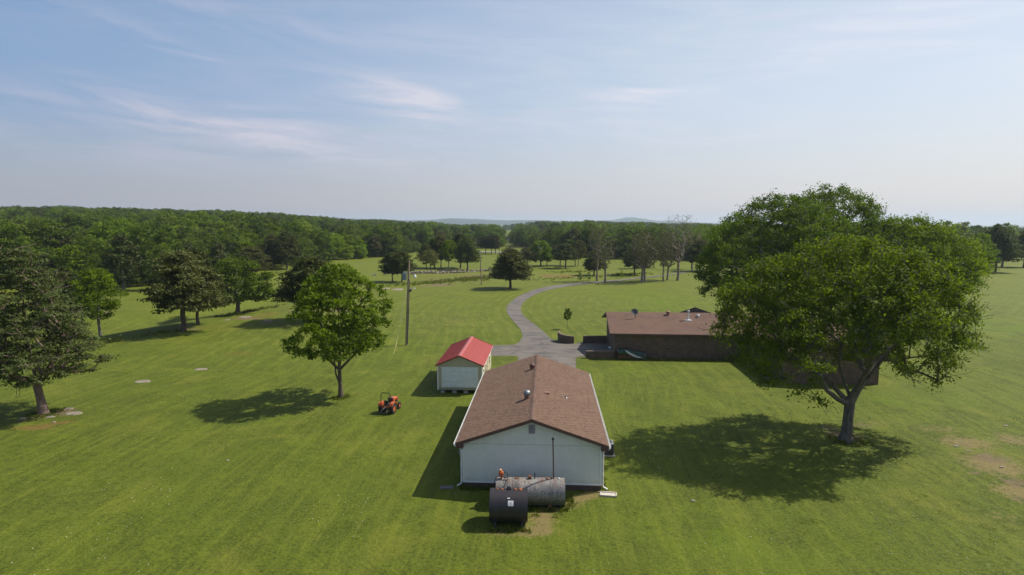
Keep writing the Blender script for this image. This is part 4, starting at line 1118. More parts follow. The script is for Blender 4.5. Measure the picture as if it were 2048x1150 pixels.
# ================================================================== rock outcrops and field stones
rock_m = pmat('limestone', (.29, .255, .20), (.19, .165, .13), 3, .9, bump=.03, spots=(6, .5, .7, (.20, .16, .13)))
stone_m = pmat('field_stone', (.33, .29, .25), (.22, .19, .17), 2, .9, tint=.9)
def slab(px, py, rx, ry, label, h=.07, seed=0, cat='rock', group=None):
    c_ = ground(px, py); a = ground(px + rx, py); b1 = ground(px, py - ry); b2 = ground(px, py + ry)
    wx, wy = abs(a.x - c_.x) * .92, abs(b1.y - b2.y) / 2 * .85
    n = 22; rg = random.Random(seed); vs = [(0, 0, h * 1.1)]
    ph = rg.uniform(0, 9)
    for k, (f_, zz_) in enumerate(((.45, h * 1.05), (.8, h * .9), (1, h * .2), (1.06, -.08))):
        for i in range(n):
            a_ = 2 * math.pi * i / n
            q = 1 + .22 * mnoise.noise((math.cos(a_) * 1.6 + ph, math.sin(a_) * 1.6, seed)) + .12 * mnoise.noise((math.cos(a_) * 5, math.sin(a_) * 5 + ph, seed))
            x, y = wx * f_ * q * math.cos(a_), wy * f_ * q * math.sin(a_)
            vs.append((x, y, zz_ + .02 * mnoise.noise((x * 2, y * 2, seed)) + (hz1(c_.x + x, c_.y + y) - c_.z)))
    fs = [(0, 1 + i, 1 + (i + 1) % n) for i in range(n)]
    for k in range(3): fs += [(1 + k * n + i, 1 + (k + 1) * n + i, 1 + (k + 1) * n + (i + 1) % n, 1 + k * n + (i + 1) % n) for i in range(n)]
    m = MB(); m.add(vs, fs); o = m.build('flat_rock', rock_m); o.location = c_
    tag(o, label, cat, group)
slab(286, 763, 17, 3.2, 'flat pale rock alone in the left lawn, lower left of two', .05, 1)
slab(402, 738.5, 14, 2.4, 'flat pale rock alone in the left lawn, upper right of two', .05, 2)
slab(148, 827, 17, 4, 'flat grey rock nearest the viewer right of the leaning cedar trunk', .07, 3)
slab(136, 818, 12, 3, 'smaller flat rock behind its neighbour right of the leaning cedar trunk', .06, 4)
slab(101, 834, 9, 2.2, 'low rock flush with the bare soil under the cedar trunk', .05, 5)
slab(45, 838, 7, 2.4, 'pale rock in the shade left of the cedar trunk', .07, 6)
slab(108, 844.5, 4, 1.2, 'small white stone on the reddish strip below the cedar', .05, 7)
slab(795, 579, 13, 1.9, 'long pale rock shelf in the meadow left of the utility pole', .12, 8)
slab(772, 577, 8, 1.3, 'short pale rock shelf left of the longer one by the utility pole', .1, 9)
slab(826, 577.5, 7, .9, 'small rock shelf just right of the utility pole', .1, 10)
slab(490, 634, 12, 1.6, 'pale broken rock patch on the crest below the bright round tree', .08, 11)
slab(455, 640, 6, 1.0, 'small pale rock on the crest left of the broken rock patch', .06, 12)
slab(536, 641, 10, 1.6, 'rock patch beside the shadow of the dark cedar', .08, 13)
slab(1912, 893, 6, 1.6, 'small pale stone at the left edge of the worn slope', .06, 14)
slab(1936, 902, 6, 1.2, 'flat stone in the upper middle of the worn slope', .05, 15)
slab(2012, 852, 6, 1.3, 'pale stone above the worn slope at the right', .06, 16)
slab(2003, 935, 5, 1.6, 'lowest pale stone on the worn slope at the right', .07, 17)
slab(1386, 1002, 5, 1.6, 'little tan stone on the lawn below the big tree shadow', .05, 18)
slab(455, 921, 3, 1.5, 'tiny pale stone on the open left lawn', .05, 19)
slab(1012, 553, 14, 1.3, 'grey rock ledge just left of the lone cedar', .15, 20)
# dry stone wall across the meadow
sp = [(745, 551), (775, 549.5), (815, 548), (850, 547), (885, 547), (925, 545.5), (955, 543.5), (985, 541.5)]
sw_o = thing('stone_wall', 'tumbled dry stone wall across the meadow behind the utility pole', 'stone wall', ground(870, 547))
rg = random.Random(3); m = MB(); base_ = sw_o.location.copy()
ico = [(0, 0, 1), (.9, 0, .35), (.28, .85, .4), (-.72, .53, .38), (-.72, -.53, .4), (.28, -.85, .36), (.72, .53, -.4), (-.28, .85, -.4), (-.9, 0, -.4), (-.28, -.85, -.4), (.72, -.53, -.4), (0, 0, -1)]
icf = [(0, 1, 2), (0, 2, 3), (0, 3, 4), (0, 4, 5), (0, 5, 1), (1, 6, 2), (2, 7, 3), (3, 8, 4), (4, 9, 5), (5, 10, 1), (2, 6, 7), (3, 7, 8), (4, 8, 9), (5, 9, 10), (1, 10, 6), (11, 7, 6), (11, 8, 7), (11, 9, 8), (11, 10, 9), (11, 6, 10)]
W_ = [ground(*p) for p in sp]; big = []
for a, b_ in zip(W_[:-1], W_[1:]):
    n = int((b_ - a).length / .32)
    for k in range(n):
        q = a.lerp(b_, k / n); dens_ = .35 if q.x < W_[2].x else 1
        for lay in range(3):
            if rg.random() > dens_ * (.95, .8, .5)[lay]: continue
            s_ = rg.uniform(.16, .38); P_ = q + Vector((rg.uniform(-.2, .2), rg.uniform(-.5, .5), lay * .26 + .1)) - base_
            P_.z = hz1(q.x, q.y) - base_.z + lay * .27 + .12
            big.append((s_, P_))
big.sort(key=lambda e: -e[0])
st_me = []
for k in range(5):
    mm = MB(); mm.add([(x * rg.uniform(.8, 1.3), y * rg.uniform(.8, 1.2), z * rg.uniform(.55, .8)) for x, y, z in ico], icf); me_ = mm.mesh('stone'); me_.materials.append(stone_m); st_me.append(me_)
for s_, P_ in big[:240]: put(rg.choice(st_me), 'stone', sw_o, P_, (rg.uniform(-.4, .4), rg.uniform(-.4, .4), rg.uniform(0, 6)), (s_, s_, s_))
for s_, P_ in big[240:]:
    m.cur = rg.random(); m.M = Matrix.Translation(P_) @ Matrix.Rotation(rg.uniform(0, 6), 4, 'Z') @ Matrix.Scale(s_, 4)
    m.add([(x * rg.uniform(.8, 1.3), y * rg.uniform(.8, 1.2), z * .7) for x, y, z in ico], icf)
tag(m.build('small_stones', stone_m, sw_o), kind='stuff')

# ================================================================== far buildings
def far_house(px, py, name, label, w_, d_, h_, rh, wallm, roofm, rz=0.0, parts=()):
    c_ = ground(px, py); o = thing(name, label, 'house', c_, rz)
    MB().box(-w_ / 2, w_ / 2, 0, d_, -1, h_).build('wall', wallm, o)
    MB().prism_x([(-.5, h_), (d_ + .5, h_), (d_ / 2, h_ + rh)], -w_ / 2 - .5, w_ / 2 + .5).build('roof', roofm, o)
    return o
slate = pmat('dark_slate', (.06, .062, .07), (.045, .047, .055), 1, .8); brickred = pmat('far_brick', (.16, .07, .05), None, 1, .9)
o = far_house(1012, 481, 'farmhouse', 'distant dark brick house with white dormer and long white porch', 24, 10, 3.2, 4.5, brickred, slate)
for xx_ in (-3.0, 3.6):
    o.scale = (.62, .62, .62)
    dm = MB().box(xx_ - 2.2, xx_ + 2.2, 1.2, 5, 4.3, 6.6).build('dormer', white_m, o)
    MB().prism_y([(xx_ - 2.5, 6.6), (xx_ + 2.5, 6.6), (xx_, 8.0)], 1.0, 5.2).build('dormer_roof', slate, dm)
    for q in (-1, 1): MB().box(xx_ + q - .45, xx_ + q + .45, 1.12, 1.19, 4.8, 6.0).build('pane', MATS['window_glass'], dm)
pr_ = MB().box(-12, 12, -3, -.02, 3.0, 3.5).build('porch', white_m, o)
for k in range(7): MB().box(-11.8 + k * 3.9, -11.5 + k * 3.9, -2.9, -2.6, -.5, 2.99).build('post', white_m, pr_)
MB().prism_y([(13, -1), (24, -1), (24, 3.5), (18.5, 8.5), (13, 3.5)], 0, 10).build('grey_wing', pmat('grey_metal_roof', (.30, .33, .36), None, 1, .5), o)
far_house(975, 476, 'barn', 'distant low barn with black roof left of the brick farmhouse', 20, 9, 2.6, 3.4, MATS['found_m'] if 'found_m' in MATS else found_m, slate)
far_house(1104, 505, 'white_house', 'small distant white house with blue-grey roof among the trees', 11, 8, 3.4, 2.6, white_m, pmat('blue_slate', (.14, .18, .24), None, 1, .7), R(20))
far_house(868, 458.5, 'barn', 'tiny pale barn on the far plain left of centre', 30, 14, 5, 4, white_m, MATS['grey_metal_roof'])
far_house(945, 455.5, 'barn', 'long pale farm shed on the far plain, centre', 60, 18, 5, 3, white_m, MATS['grey_metal_roof'], R(8))

# ================================================================== trees
bark_g = pmat('grey_bark', (.20, .175, .15), (.10, .082, .068), 3, .95, bump=.02, stretch=(5, 5, .8))
bark_r = pmat('cedar_bark', (.24, .165, .13), (.12, .08, .065), 3, .95, bump=.02, stretch=(6, 6, .8))
bark_wn = pmat('walnut_bark', (.13, .095, .07), (.075, .055, .042), 3, .95, bump=.02, stretch=(5, 5, .8))
bark_w = pmat('pale_bark', (.40, .37, .33), (.22, .20, .18), 2, .9, bump=.01)
bark_d = pmat('dark_bark', (.11, .085, .065), (.07, .055, .045), 3, .95, bump=.02, stretch=(5, 5, .8))
bark_h = pmat('lichen_bark', (.155, .14, .112), (.085, .075, .06), 2.5, .95, bump=.03, stretch=(3, 3, .6), spots=(1.5, .56, .64, (.035, .028, .022)))
bark_t = pmat('twig_bark', (.27, .22, .175), (.18, .145, .115), 2, .9)
L_oak = leaf_mat('leaf_mid', (.034, .066, .005), (.140, .200, .012), (.11, .15, .03), .42)
L_bright = leaf_mat('leaf_bright', (.055, .100, .004), (.205, .275, .010), (.17, .24, .02), .45, .3)
L_walnut = leaf_mat('leaf_walnut', (.050, .095, .004), (.200, .270, .016), None, .48)
L_maple = leaf_mat('leaf_maple', (.032, .066, .004), (.155, .225, .010), None, .42)
L_hero = leaf_mat('leaf_elm', (.038, .062, .005), (.180, .232, .016), None, .50)
L_cedar = leaf_mat('cedar_spray', (.026, .040, .008), (.118, .138, .032), (.125, .112, .036), .24, .5)
L_cedar2 = leaf_mat('silver_cedar_spray', (.034, .048, .011), (.125, .155, .046), None, .22)
L_bare = leaf_mat('sparse_leaf', (.05, .06, .015), (.14, .14, .045), (.15, .12, .06), .3)
L_wood = leaf_mat('wood_leaf', (.044, .084, .008), (.168, .236, .019), (.085, .11, .03), .45, .8, patch=True)

PROF = {
 'dome': [(0, .70), (.12, .92), (.3, 1), (.5, .97), (.68, .86), (.84, .64), (1, .22)],
 'round': [(0, .45), (.12, .80), (.3, .98), (.45, 1), (.65, .90), (.85, .60), (1, .2)],
 'flat': [(0, .55), (.1, .92), (.25, 1), (.5, .97), (.75, .8), (.92, .52), (1, .25)],
 'cedar': [(0, .70), (.10, .95), (.22, 1), (.42, .86), (.62, .66), (.8, .45), (.93, .24), (1, .07)],
 'ovalcedar': [(0, .6), (.15, .95), (.4, 1), (.65, .84), (.85, .5), (1, .15)],
 'vase': [(0, .12), (.2, .35), (.4, .65), (.65, .95), (.85, 1), (1, .7)],
}
def crown_points(rng, prof, z0, z1, rad, n, lump=.18, inner=.35, mind=None, cx=0, cy=0, ax=1.0, ay=1.0):
    zs = [p[0] for p in PROF[prof]]; rs = [p[1] for p in PROF[prof]]
    ph = rng.uniform(0, 6.28, 6); pts = []
    tries = 0
    while len(pts) < n and tries < n * 60:
        tries += 1
        zf = rng.uniform(0, 1); th = rng.uniform(0, 2 * math.pi)
        k = 1 + lump * (math.sin(2 * th + ph[0] + 3 * zf) + math.sin(3 * th + ph[1] - 5 * zf) * .8 + math.sin(5 * th + ph[2] + 7 * zf) * .6) / 1.6
        rm = rad * np.interp(zf, zs, rs) * k
        r = rm * (inner + (1 - inner) * rng.uniform(0, 1) ** .55)
        if rng.uniform() > (r / rad) ** .6 + .08: continue
        p = np.array([cx + ax * r * math.cos(th), cy + ay * r * math.sin(th), z0 + (z1 - z0) * zf])
        if mind and pts and np.min(np.linalg.norm(np.array(pts) - p, axis=1)) < mind: continue
        pts.append(p)
    return np.array(pts)

def skeleton(rng, trunk, clumps, r_tip=.02, step=.9, sag=0.0, limbs=()):
    """trunk: list of points; each clump grows a branch from the nearest wood nearer the root"""
    nodes = [np.array(p, dtype=float) for p in trunk]; par = [-1] + list(range(len(trunk) - 1)); lid = [0] * len(trunk)
    for li, lb in enumerate(limbs):
        prev = int(np.argmin([np.linalg.norm(q - np.array(lb[0])) for q in nodes[:len(trunk)]]))
        for p in lb[1:]:
            nodes.append(np.array(p, dtype=float)); par.append(prev); lid.append(li + 1); prev = len(nodes) - 1
    root = np.array(trunk[-1 if len(trunk) < 3 else len(trunk) // 2])
    order = np.argsort(np.linalg.norm(clumps - root, axis=1))
    tips = []
    first_ok = 1 if len(trunk) > 2 else 0
    for ci in order:
        c = clumps[ci]; N = np.array(nodes)
        d = np.linalg.norm(N - c, axis=1) + .35 * np.maximum(0, N[:, 2] - c[2] + .3) * 2
        d[:first_ok] += 50
        j = int(np.argmin(d)); a = nodes[j]; L = np.linalg.norm(c - a)
        k = max(1, int(L / step)); prev = j
        for i in range(1, k + 1):
            f_ = i / k
            p = a + (c - a) * f_ + np.array([0, 0, math.sin(math.pi * f_) * L * (.10 - sag)]) + (rng.normal(0, .05 * min(L, 2), 3) if i < k else 0)
            nodes.append(p); par.append(prev); lid.append(lid[j]); prev = len(nodes) - 1
        tips.append(prev)
    load = np.zeros(len(nodes))
    for t_ in tips: load[t_] += 1
    for i in range(len(nodes) - 1, 0, -1): load[par[i]] += load[i]
    return np.array(nodes), par, load, lid, tips

def wood_mesh(name, nodes, par, load, r0, sel=None, power=.46, rmin=.012, n=6, base_flare=1.5, flare_h=.7, ntrunk=None, taper=None):
    mx = max(load[0], 1)
    rad = np.maximum(rmin, r0 * (load / mx) ** power)
    if taper is not None:
        for i in range(min(taper, len(rad))): rad[i] = max(rad[i], r0 * (1 - .25 * i / max(1, taper - 1)))
    z0 = nodes[0][2]
    V = []; Fc = []
    for i in range(1, len(nodes)):
        if sel is not None and not sel(i): continue
        a, b_ = nodes[par[i]], nodes[i]; ra = min(rad[par[i]], rad[i] * 1.45 if par[i] > 0 and load[par[i]] > load[i] * 1.6 else 9); rb = rad[i]
        d = b_ - a; L = np.linalg.norm(d)
        if L < 1e-4: continue
        d = d / L; u = np.cross(d, (0.3, .2, .93) if abs(d[2]) < .9 else (1, 0, 0)); u /= np.linalg.norm(u); v = np.cross(d, u)
        kk = n if rb > .05 else (4 if rb > .025 else 3)
        base = len(V)
        for (p, r_) in ((a, ra), (b_ + d * min(.02, rb * .3), rb)):
            fl = 1 + (base_flare - 1) * math.exp(-(p[2] - z0) / flare_h * 2.2) if par[i] <= 0 or p[2] - z0 < flare_h * 2 else 1
            for q in range(kk):
                a_ = 2 * math.pi * q / kk
                w_ = 1 + (.16 * math.sin(a_ * 5 + 1) * (fl - 1) * 2 if fl > 1.02 else 0)
                V.append(p + (u * math.cos(a_) + v * math.sin(a_)) * r_ * fl * w_)
        for q in range(kk): Fc.append((base + q, base + (q + 1) % kk, base + kk + (q + 1) % kk, base + kk + q))
    return mesh_np(name, np.array(V), np.array(Fc), smooth=True)

def leaves_np(rng, centers, rads, per, size, flat=.6, up=.35, tclump=.55, aspect=1.6, droop=0.0, spread=1.0, base_t=None, star=0, radial=1.0, smix=.6):
    """cloud of leaf-sized quads round each clump centre"""
    n = len(centers); tot = n * per
    c = np.repeat(centers, per, 0); r = np.repeat(np.asarray(rads), per)
    d = rng.normal(0, 1, (tot, 3)); d /= np.linalg.norm(d, axis=1)[:, None]
    rr = rng.uniform(0, 1, tot) ** .45
    if star:                                       # leaflets strung along a few shoots instead of filling a ball
        sh = rng.normal(0, 1, (n, star, 3)); sh[:, :, 2] = sh[:, :, 2] * .7 + .12
        sh /= np.linalg.norm(sh, axis=2)[:, :, None]
        which = rng.integers(0, star, tot)
        ds_ = sh[np.repeat(np.arange(n), per), which] + rng.normal(0, .20, (tot, 3)); rs_ = rng.uniform(.05, 1, tot) ** .75
        msk = rng.uniform(size=tot) < smix
        d = np.where(msk[:, None], ds_, d); rr = np.where(msk, rs_, rr * .8)
    lump = 1 + .35 * np.sin(d[:, 0] * 5 + np.repeat(rng.uniform(0, 6, n), per)) * np.cos(d[:, 1] * 4 + np.repeat(rng.uniform(0, 6, n), per))
    off = d * (rr * r * lump)[:, None]; off[:, 2] *= flat
    off[:, 2] -= droop * r * rr ** 2
    if radial != 1.0:
        ax_ = c - np.array([centers[:, 0].mean(), centers[:, 1].mean(), 0]); ax_[:, 2] = 0
        ax_ /= np.linalg.norm(ax_, axis=1)[:, None] + 1e-6
        off += ax_ * ((off * ax_).sum(1) * (radial - 1))[:, None]
    p = c + off
    nrm = d * .7 + rng.normal(0, .75, (tot, 3)); nrm[:, 2] += up
    nrm /= np.linalg.norm(nrm, axis=1)[:, None]
    a = np.cross(nrm, rng.normal(0, 1, (tot, 3))); a /= np.linalg.norm(a, axis=1)[:, None]
    if droop: a[:, 2] -= droop * .8; a -= nrm * (a * nrm).sum(1)[:, None]; a /= np.linalg.norm(a, axis=1)[:, None]
    b_ = np.cross(nrm, a)
    s = size * rng.uniform(.6, 1.35, tot)
    la, lb = (a * (s * aspect / 2)[:, None]), (b_ * (s / 2)[:, None])
    k = la * .15
    V = np.stack([p - la, p - lb + k, p + la, p + lb + k], 1).reshape(-1, 3)
    Fq = np.arange(tot * 4).reshape(-1, 4)
    ct = rng.uniform(0, 1, n) if base_t is None else base_t
    tint = np.clip(tclump * np.repeat(ct, per) + (1 - tclump) * rng.uniform(0, 1, tot), 0, 1)
    return V, Fq, tint

def crown_mesh(name, m_, *a, **k):
    V, Fq, tint = leaves_np(*a, **k)
    me_ = mesh_np(name, V, Fq, tint); me_.materials.append(m_)
    return me_

def simple_tree(seed, H, R_, zb, prof, leaf, bark, nclump, per, lsize, crad, r0=.22, trunks=1, flat=.6, lump=.18, inner=.3, aspect=1.5, up=.35, droop=0., lean=(0, 0), trunk_top=.8, tclump=.55, rt=.018, star=0, radial=1.0):
    rng = np.random.default_rng(seed)
    C = crown_points(rng, prof, zb * H + crad * .4, H - crad * .5, R_ - crad * .55, nclump, lump=lump, inner=inner, mind=crad * .45)
    C[:, 0] += lean[0] * C[:, 2] / H; C[:, 1] += lean[1] * C[:, 2] / H
    tt = H * trunk_top; k = 8
    tr_ = [(lean[0] * i / k * trunk_top + .08 * math.sin(i * 1.3 + seed), lean[1] * i / k * trunk_top + .08 * math.cos(i * 1.7 + seed) - .08, tt * i / k) for i in range(k + 1)]
    tr_[0] = (0, 0, -.25)
    nodes, par, load, lid, tips = skeleton(rng, tr_, C, step=1.0)
    wm = wood_mesh('trunk', nodes, par, load, r0, power=.5, rmin=rt, taper=5); wm.materials.append(bark)
    cm = crown_mesh('crown', leaf, rng, C, crad * rng.uniform(.75, 1.25, len(C)), per, lsize, flat=flat, aspect=aspect, up=up, droop=droop, tclump=tclump, star=star, radial=radial) if per else None
    return dict(trunk=wm, crown=cm, H=H, R=R_)

PRO = {}
PRO['cedarA'] = simple_tree(1, 10, 4.4, .20, 'cedar', L_cedar, bark_d, 230, 78, .17, .72, r0=.24, flat=.5, inner=.15, aspect=2.4, lump=.18, tclump=.4, radial=1.9)
PRO['cedarB'] = simple_tree(2, 10, 4.2, .24, 'ovalcedar', L_cedar, bark_d, 220, 78, .17, .70, r0=.22, flat=.45, inner=.15, aspect=2.4, lump=.28, tclump=.4, radial=1.9)
PRO['cedarC'] = simple_tree(3, 11, 4.0, .26, 'cedar', L_cedar, bark_d, 200, 78, .17, .70, r0=.24, flat=.45, inner=.1, aspect=2.4, lump=.34, tclump=.4, radial=2.0)
PRO['cedarD'] = simple_tree(23, 10, 4.3, .30, 'ovalcedar', L_cedar, bark_d, 180, 78, .17, .72, r0=.22, flat=.45, inner=.1, aspect=2.4, lump=.38, tclump=.4, radial=2.0)
PRO['roundA'] = simple_tree(4, 11, 5.2, .20, 'round', L_bright, bark_g, 190, 84, .22, .95, r0=.26, lump=.28)
PRO['roundB'] = simple_tree(5, 12, 5.0, .22, 'round', L_oak, bark_g, 180, 84, .23, 1.0, r0=.28, lump=.3)
PRO['roundC'] = simple_tree(6, 12, 5.4, .16, 'flat', L_oak, bark_g, 180, 84, .23, 1.0, r0=.28, lump=.34)
PRO['roundD'] = simple_tree(26, 12, 4.6, .26, 'round', L_bright, bark_g, 140, 80, .22, .95, r0=.24, lump=.38)
PRO['brown'] = simple_tree(7, 8, 3.8, .30, 'flat', L_bare, bark_g, 90, 46, .22, .9, r0=.16, lump=.2, lean=(-.6, 0))
PRO['bareA'] = simple_tree(8, 18, 5.0, .20, 'vase', None, bark_t, 520, 0, .24, .6, r0=.34, lump=.2, inner=.05, trunk_top=.6, rt=.024)
PRO['bareB'] = simple_tree(9, 16, 3.6, .22, 'vase', L_bare, bark_t, 220, 7, .2, .6, r0=.28, lump=.3, inner=.05, trunk_top=.75, rt=.022)
PRO['bareC'] = simple_tree(10, 16, 5.6, .26, 'round', L_bare, bark_t, 300, 15, .2, .7, r0=.40, lump=.3, inner=.05, trunk_top=.5, rt=.022)
PRO['dead'] = simple_tree(12, 12, 5.0, .40, 'vase', None, bark_w, 380, 0, .2, .5, r0=.25, inner=.05, trunk_top=.5, rt=.045)
PRO['sapling'] = simple_tree(13, 3.4, .95, .42, 'ovalcedar', L_oak, bark_g, 60, 40, .10, .26, r0=.04, trunk_top=.7, rt=.008)
PRO['thinsap'] = simple_tree(14, 3.5, .8, .15, 'ovalcedar', L_bright, bark_g, 26, 14, .16, .3, r0=.03, trunk_top=.9, rt=.01)
PRO['locust'] = simple_tree(15, 15, 4.6, .12, 'vase', leaf_mat('locust_leaf', (.05, .085, .03), (.23, .28, .14), (.16, .2, .09), .35, .5), bark_g, 80, 58, .36, 1.1, r0=.26, lump=.35, inner=.1)

def tree_thing(kind, name, label, base, h=None, hw=None, rz=0.0, group=None, cat='tree'):
    p = PRO[kind]
    o = thing(name, label, cat, base, rz, group)
    sz = (h / p['H']) if h else 1.0; sx = (hw / p['R']) if hw else sz
    o.scale = (sx, sx, sz)
    link(bpy.data.objects.new('trunk', p['trunk']), o)
    if p['crown']: link(bpy.data.objects.new('crown', p['crown']), o)
    return o

def plant(kind, name, label, px, py, top, hwpx, rz=None, group=None, y=None):
    g_ = ground(px, py); t_ = at_depth(px, top, g_.y)
    hw_ = hwpx * g_.y / F
    return tree_thing(kind, name, label, g_, t_.z - g_.z, hw_, rz if rz is not None else (px * 1.37) % 6.28, group)

CG, SG = 'cedars standing in the meadow', 'saplings along the drive'
plant('cedarA', 'cedar_tree', 'lone full cedar left of the curving drive', 1020, 577, 494, 43, .4)
plant('cedarB', 'cedar_tree', 'left cedar of the pair in front of the stone wall', 785, 563, 503, 24, .2, CG)
plant('cedarD', 'cedar_tree', 'right cedar of the pair in front of the stone wall, behind the utility pole top', 804, 564, 499, 27, 1.4, CG)
G1 = 'trees in the row behind the stone wall'
plant('brown', 'small_tree', 'small brown-leaved leaning tree at the stone wall', 862, 543.5, 499, 22, .3, G1)
plant('cedarD', 'cedar_tree', 'thin dark tree just left of the brown leaning tree', 852.5, 538, 487, 17, 2.2, G1)
plant('cedarC', 'cedar_tree', 'dark tree behind the small brown tree at the stone wall', 869, 536, 474, 20, 4.2, G1)
plant('cedarB', 'cedar_tree', 'very dark narrow tree third in the row behind the stone wall', 882, 536, 468, 20, 3.2, G1)
plant('roundD', 'leafy_tree', 'green leafy tree between dark cedars behind the stone wall', 898, 538, 478, 17, 5.2, G1)
plant('cedarC', 'cedar_tree', 'tall cedar second from the right in the row behind the stone wall', 921, 536, 465, 24, 1.2, G1)
plant('cedarA', 'cedar_tree', 'brownish cedar at the right end of the row behind the stone wall', 934.5, 540, 471, 25, .9, G1)
G2 = 'dark cedars beside the far road'
plant('cedarD', 'cedar_tree', 'left dark cedar of three by the far road', 971.5, 507, 469, 15, .9, G2)
plant('cedarB', 'cedar_tree', 'middle dark cedar of three by the far road', 983, 507.5, 466, 13, 2.9, G2)
plant('cedarC', 'cedar_tree', 'right dark cedar of three by the far road', 991, 508, 468, 13, 4.9, G2)
G3 = 'trees on the meadow right of the lone cedar'
plant('cedarD', 'cedar_tree', 'small cedar just right behind the lone cedar', 1054, 533, 494, 19, 1.9, G3)
plant('roundC', 'leafy_tree', 'broad green tree with a thick double trunk right of the lone cedar', 1081, 532, 480, 27, .2, G3)
plant('roundB', 'leafy_tree', 'slim tree right beside the broad double-trunked tree', 1093.5, 531, 489, 13, .6, G3)
plant('cedarB', 'cedar_tree', 'dark round cedar behind the reddish-trunked cedar', 1120.5, 531, 487, 17, 3.6, G3)
plant('cedarD', 'cedar_tree', 'cedar with forked reddish trunk and broad shadow, middle distance', 1131, 536.5, 485, 26, .1, G3)
plant('cedarC', 'cedar_tree', 'left of two thin-stemmed cedars left of the white-stemmed ash', 1150.5, 532, 482, 14, 5.1, G3)
plant('brown', 'small_tree', 'right of two thin-stemmed trees left of the white-stemmed ash', 1156, 532, 478, 16, 2.1, G3)
G4 = 'half-bare ash trees along the drive'
plant('bareB', 'ash_tree', 'bare narrow ash with white trunk foot, leftmost by the drive', 1194, 561.5, 440, 22, .5, G4)
plant('cedarA', 'cedar_tree', 'short dark cedar behind the leftmost white-footed ash', 1188, 550.5, 500, 24, 2.6, G3)
plant('bareB', 'ash_tree', 'forked thin ash with white foot, second along the drive', 1210, 564, 468, 26, 2.5, G4)
plant('cedarB', 'cedar_tree', 'grey-green spreading cedar left of the big half-bare ash', 1269.5, 550, 489, 27, 5.5, G3)
plant('cedarD', 'cedar_tree', 'small cedar directly behind the grey-green spreading cedar', 1275, 537, 492, 16, 1.5, G3)
plant('bareC', 'ash_tree', 'largest brownish half-bare ash with thick dark trunk by the drive', 1284, 565, 456, 38, .7, G4)
plant('bareC', 'ash_tree', 'thinner ash trunk just behind the thick dark one', 1289, 562.5, 462, 27, 3.3, G4)
plant('cedarC', 'cedar_tree', 'cedar in the gap between the thick ash and the tall bare ones', 1308, 535, 480, 17, 5.0, G3)
plant('bareB', 'ash_tree', 'tall thin ash with leafy shoots low on its trunk', 1326.5, 562.5, 452, 19, 4.5, G4)
plant('bareC', 'ash_tree', 'straight reddish-stemmed ash left of the tallest bare ash', 1335, 560, 462, 26, 1.1, G4)
plant('bareA', 'ash_tree', 'tallest bare ash with pale trunk, twigs against the sky', 1355.5, 561, 424, 36, 2.0, G4)
plant('cedarB', 'cedar_tree', 'dark green tree at the edge of the huge maple, beyond the drive', 1399, 542, 478, 27, .8, G3)
plant('bareB', 'ash_tree', 'sparse ash behind the drive near the huge maple', 1384, 538, 462, 24, 3.8, G4)
for px, py, tp_, lb_ in ((1160, 562, 543, 'leftmost of two thin saplings by the drive bend'), (1178, 561, 543, 'right one of two thin saplings by the drive bend'), (1243, 556, 539, 'thin sapling alone between the ash groups'),
                         (1394, 536, 522, 'small sapling far off beside the tallest bare ash')):
    plant('thinsap', 'sapling', lb_, px, py, tp_, 6, None, SG)
plant('sapling', 'sapling', 'young round-headed sapling on the lawn behind the curved brick wall', 1135, 658, 614, 9, .3)
G5 = 'trees along the left gully'
plant('cedarC', 'cedar_tree', 'broad dark cedar with low left boughs, left of the close pair in the gully', 367, 663, 497, 78, 2.2, G5)
plant('cedarA', 'cedar_tree', 'brownish cedar with pale trunk, right of the close pair in the gully', 397, 649, 492, 52, 4.4, G5)
plant('roundC', 'leafy_tree', 'bright round green tree on the crest left of the dark cedar', 475, 625, 514, 74, 1.1, G5)
plant('roundD', 'leafy_tree', 'yellow-green tree with a tall thin trunk left of the cedar pair', 200, 672, 532, 50, .3, G5)
plant('cedarD', 'cedar_tree', 'brown cedar low beside the yellow-green tree', 165, 655, 548, 40, 1.7, G5)
plant('cedarC', 'cedar_tree', 'small dark cedar behind the big left cedar', 132, 645, 540, 32, 3.0, G5)
plant('cedarC', 'cedar_tree', 'tall dark cedar behind the walnut tree, crown to the ground line', 622, 643, 507, 66, 5.3, G5)
plant('cedarC', 'cedar_tree', 'left of two tall dark cedars at the wood edge behind the bright round tree', 543, 538, 476, 24, .6, 'tall cedars at the wood edge')
plant('cedarA', 'cedar_tree', 'right, taller one of two tall dark cedars at the wood edge', 574, 538, 460, 29, 2.6, 'tall cedars at the wood edge')
plant('cedarB', 'cedar_tree', 'brown-green cedar at the wood edge just left of the two tall dark cedars', 505, 560, 492, 32, 3.6, 'tall cedars at the wood edge')
plant('dead', 'dead_tree', 'white dead tree with bare forked crown above the yellow-green tree', 161, 562, 486, 22, .5)
plant('dead', 'dead_tree', 'smaller bleached dead tree behind the top of the big left cedar', 106, 560, 497, 19, 2.5)
G6 = 'trees on the right horizon'
plant('cedarA', 'cedar_tree', 'large dark cedar at the far right behind the maple', 1990, 544, 447, 38, .3, G6)
plant('cedarD', 'cedar_tree', 'cedar behind the large far right cedar', 2004, 534, 470, 34, 1.3, G6)
plant('cedarC', 'cedar_tree', 'dark cedar cut by the right edge of the picture', 2047, 534.5, 458, 24, 2.3, G6)
plant('locust', 'locust_tree', 'pale flowering tree rising over the right shoulder of the maple', 1905, 540, 441, 38, .3, G6)
plant('locust', 'locust_tree', 'pale flowering tree between the maple and the far right cedar', 1945, 532, 449, 26, 2.0, G6)
plant('locust', 'locust_tree', 'pale flowering crown peeping over the large far right cedar', 2000, 524, 445, 28, 4.0, G6)
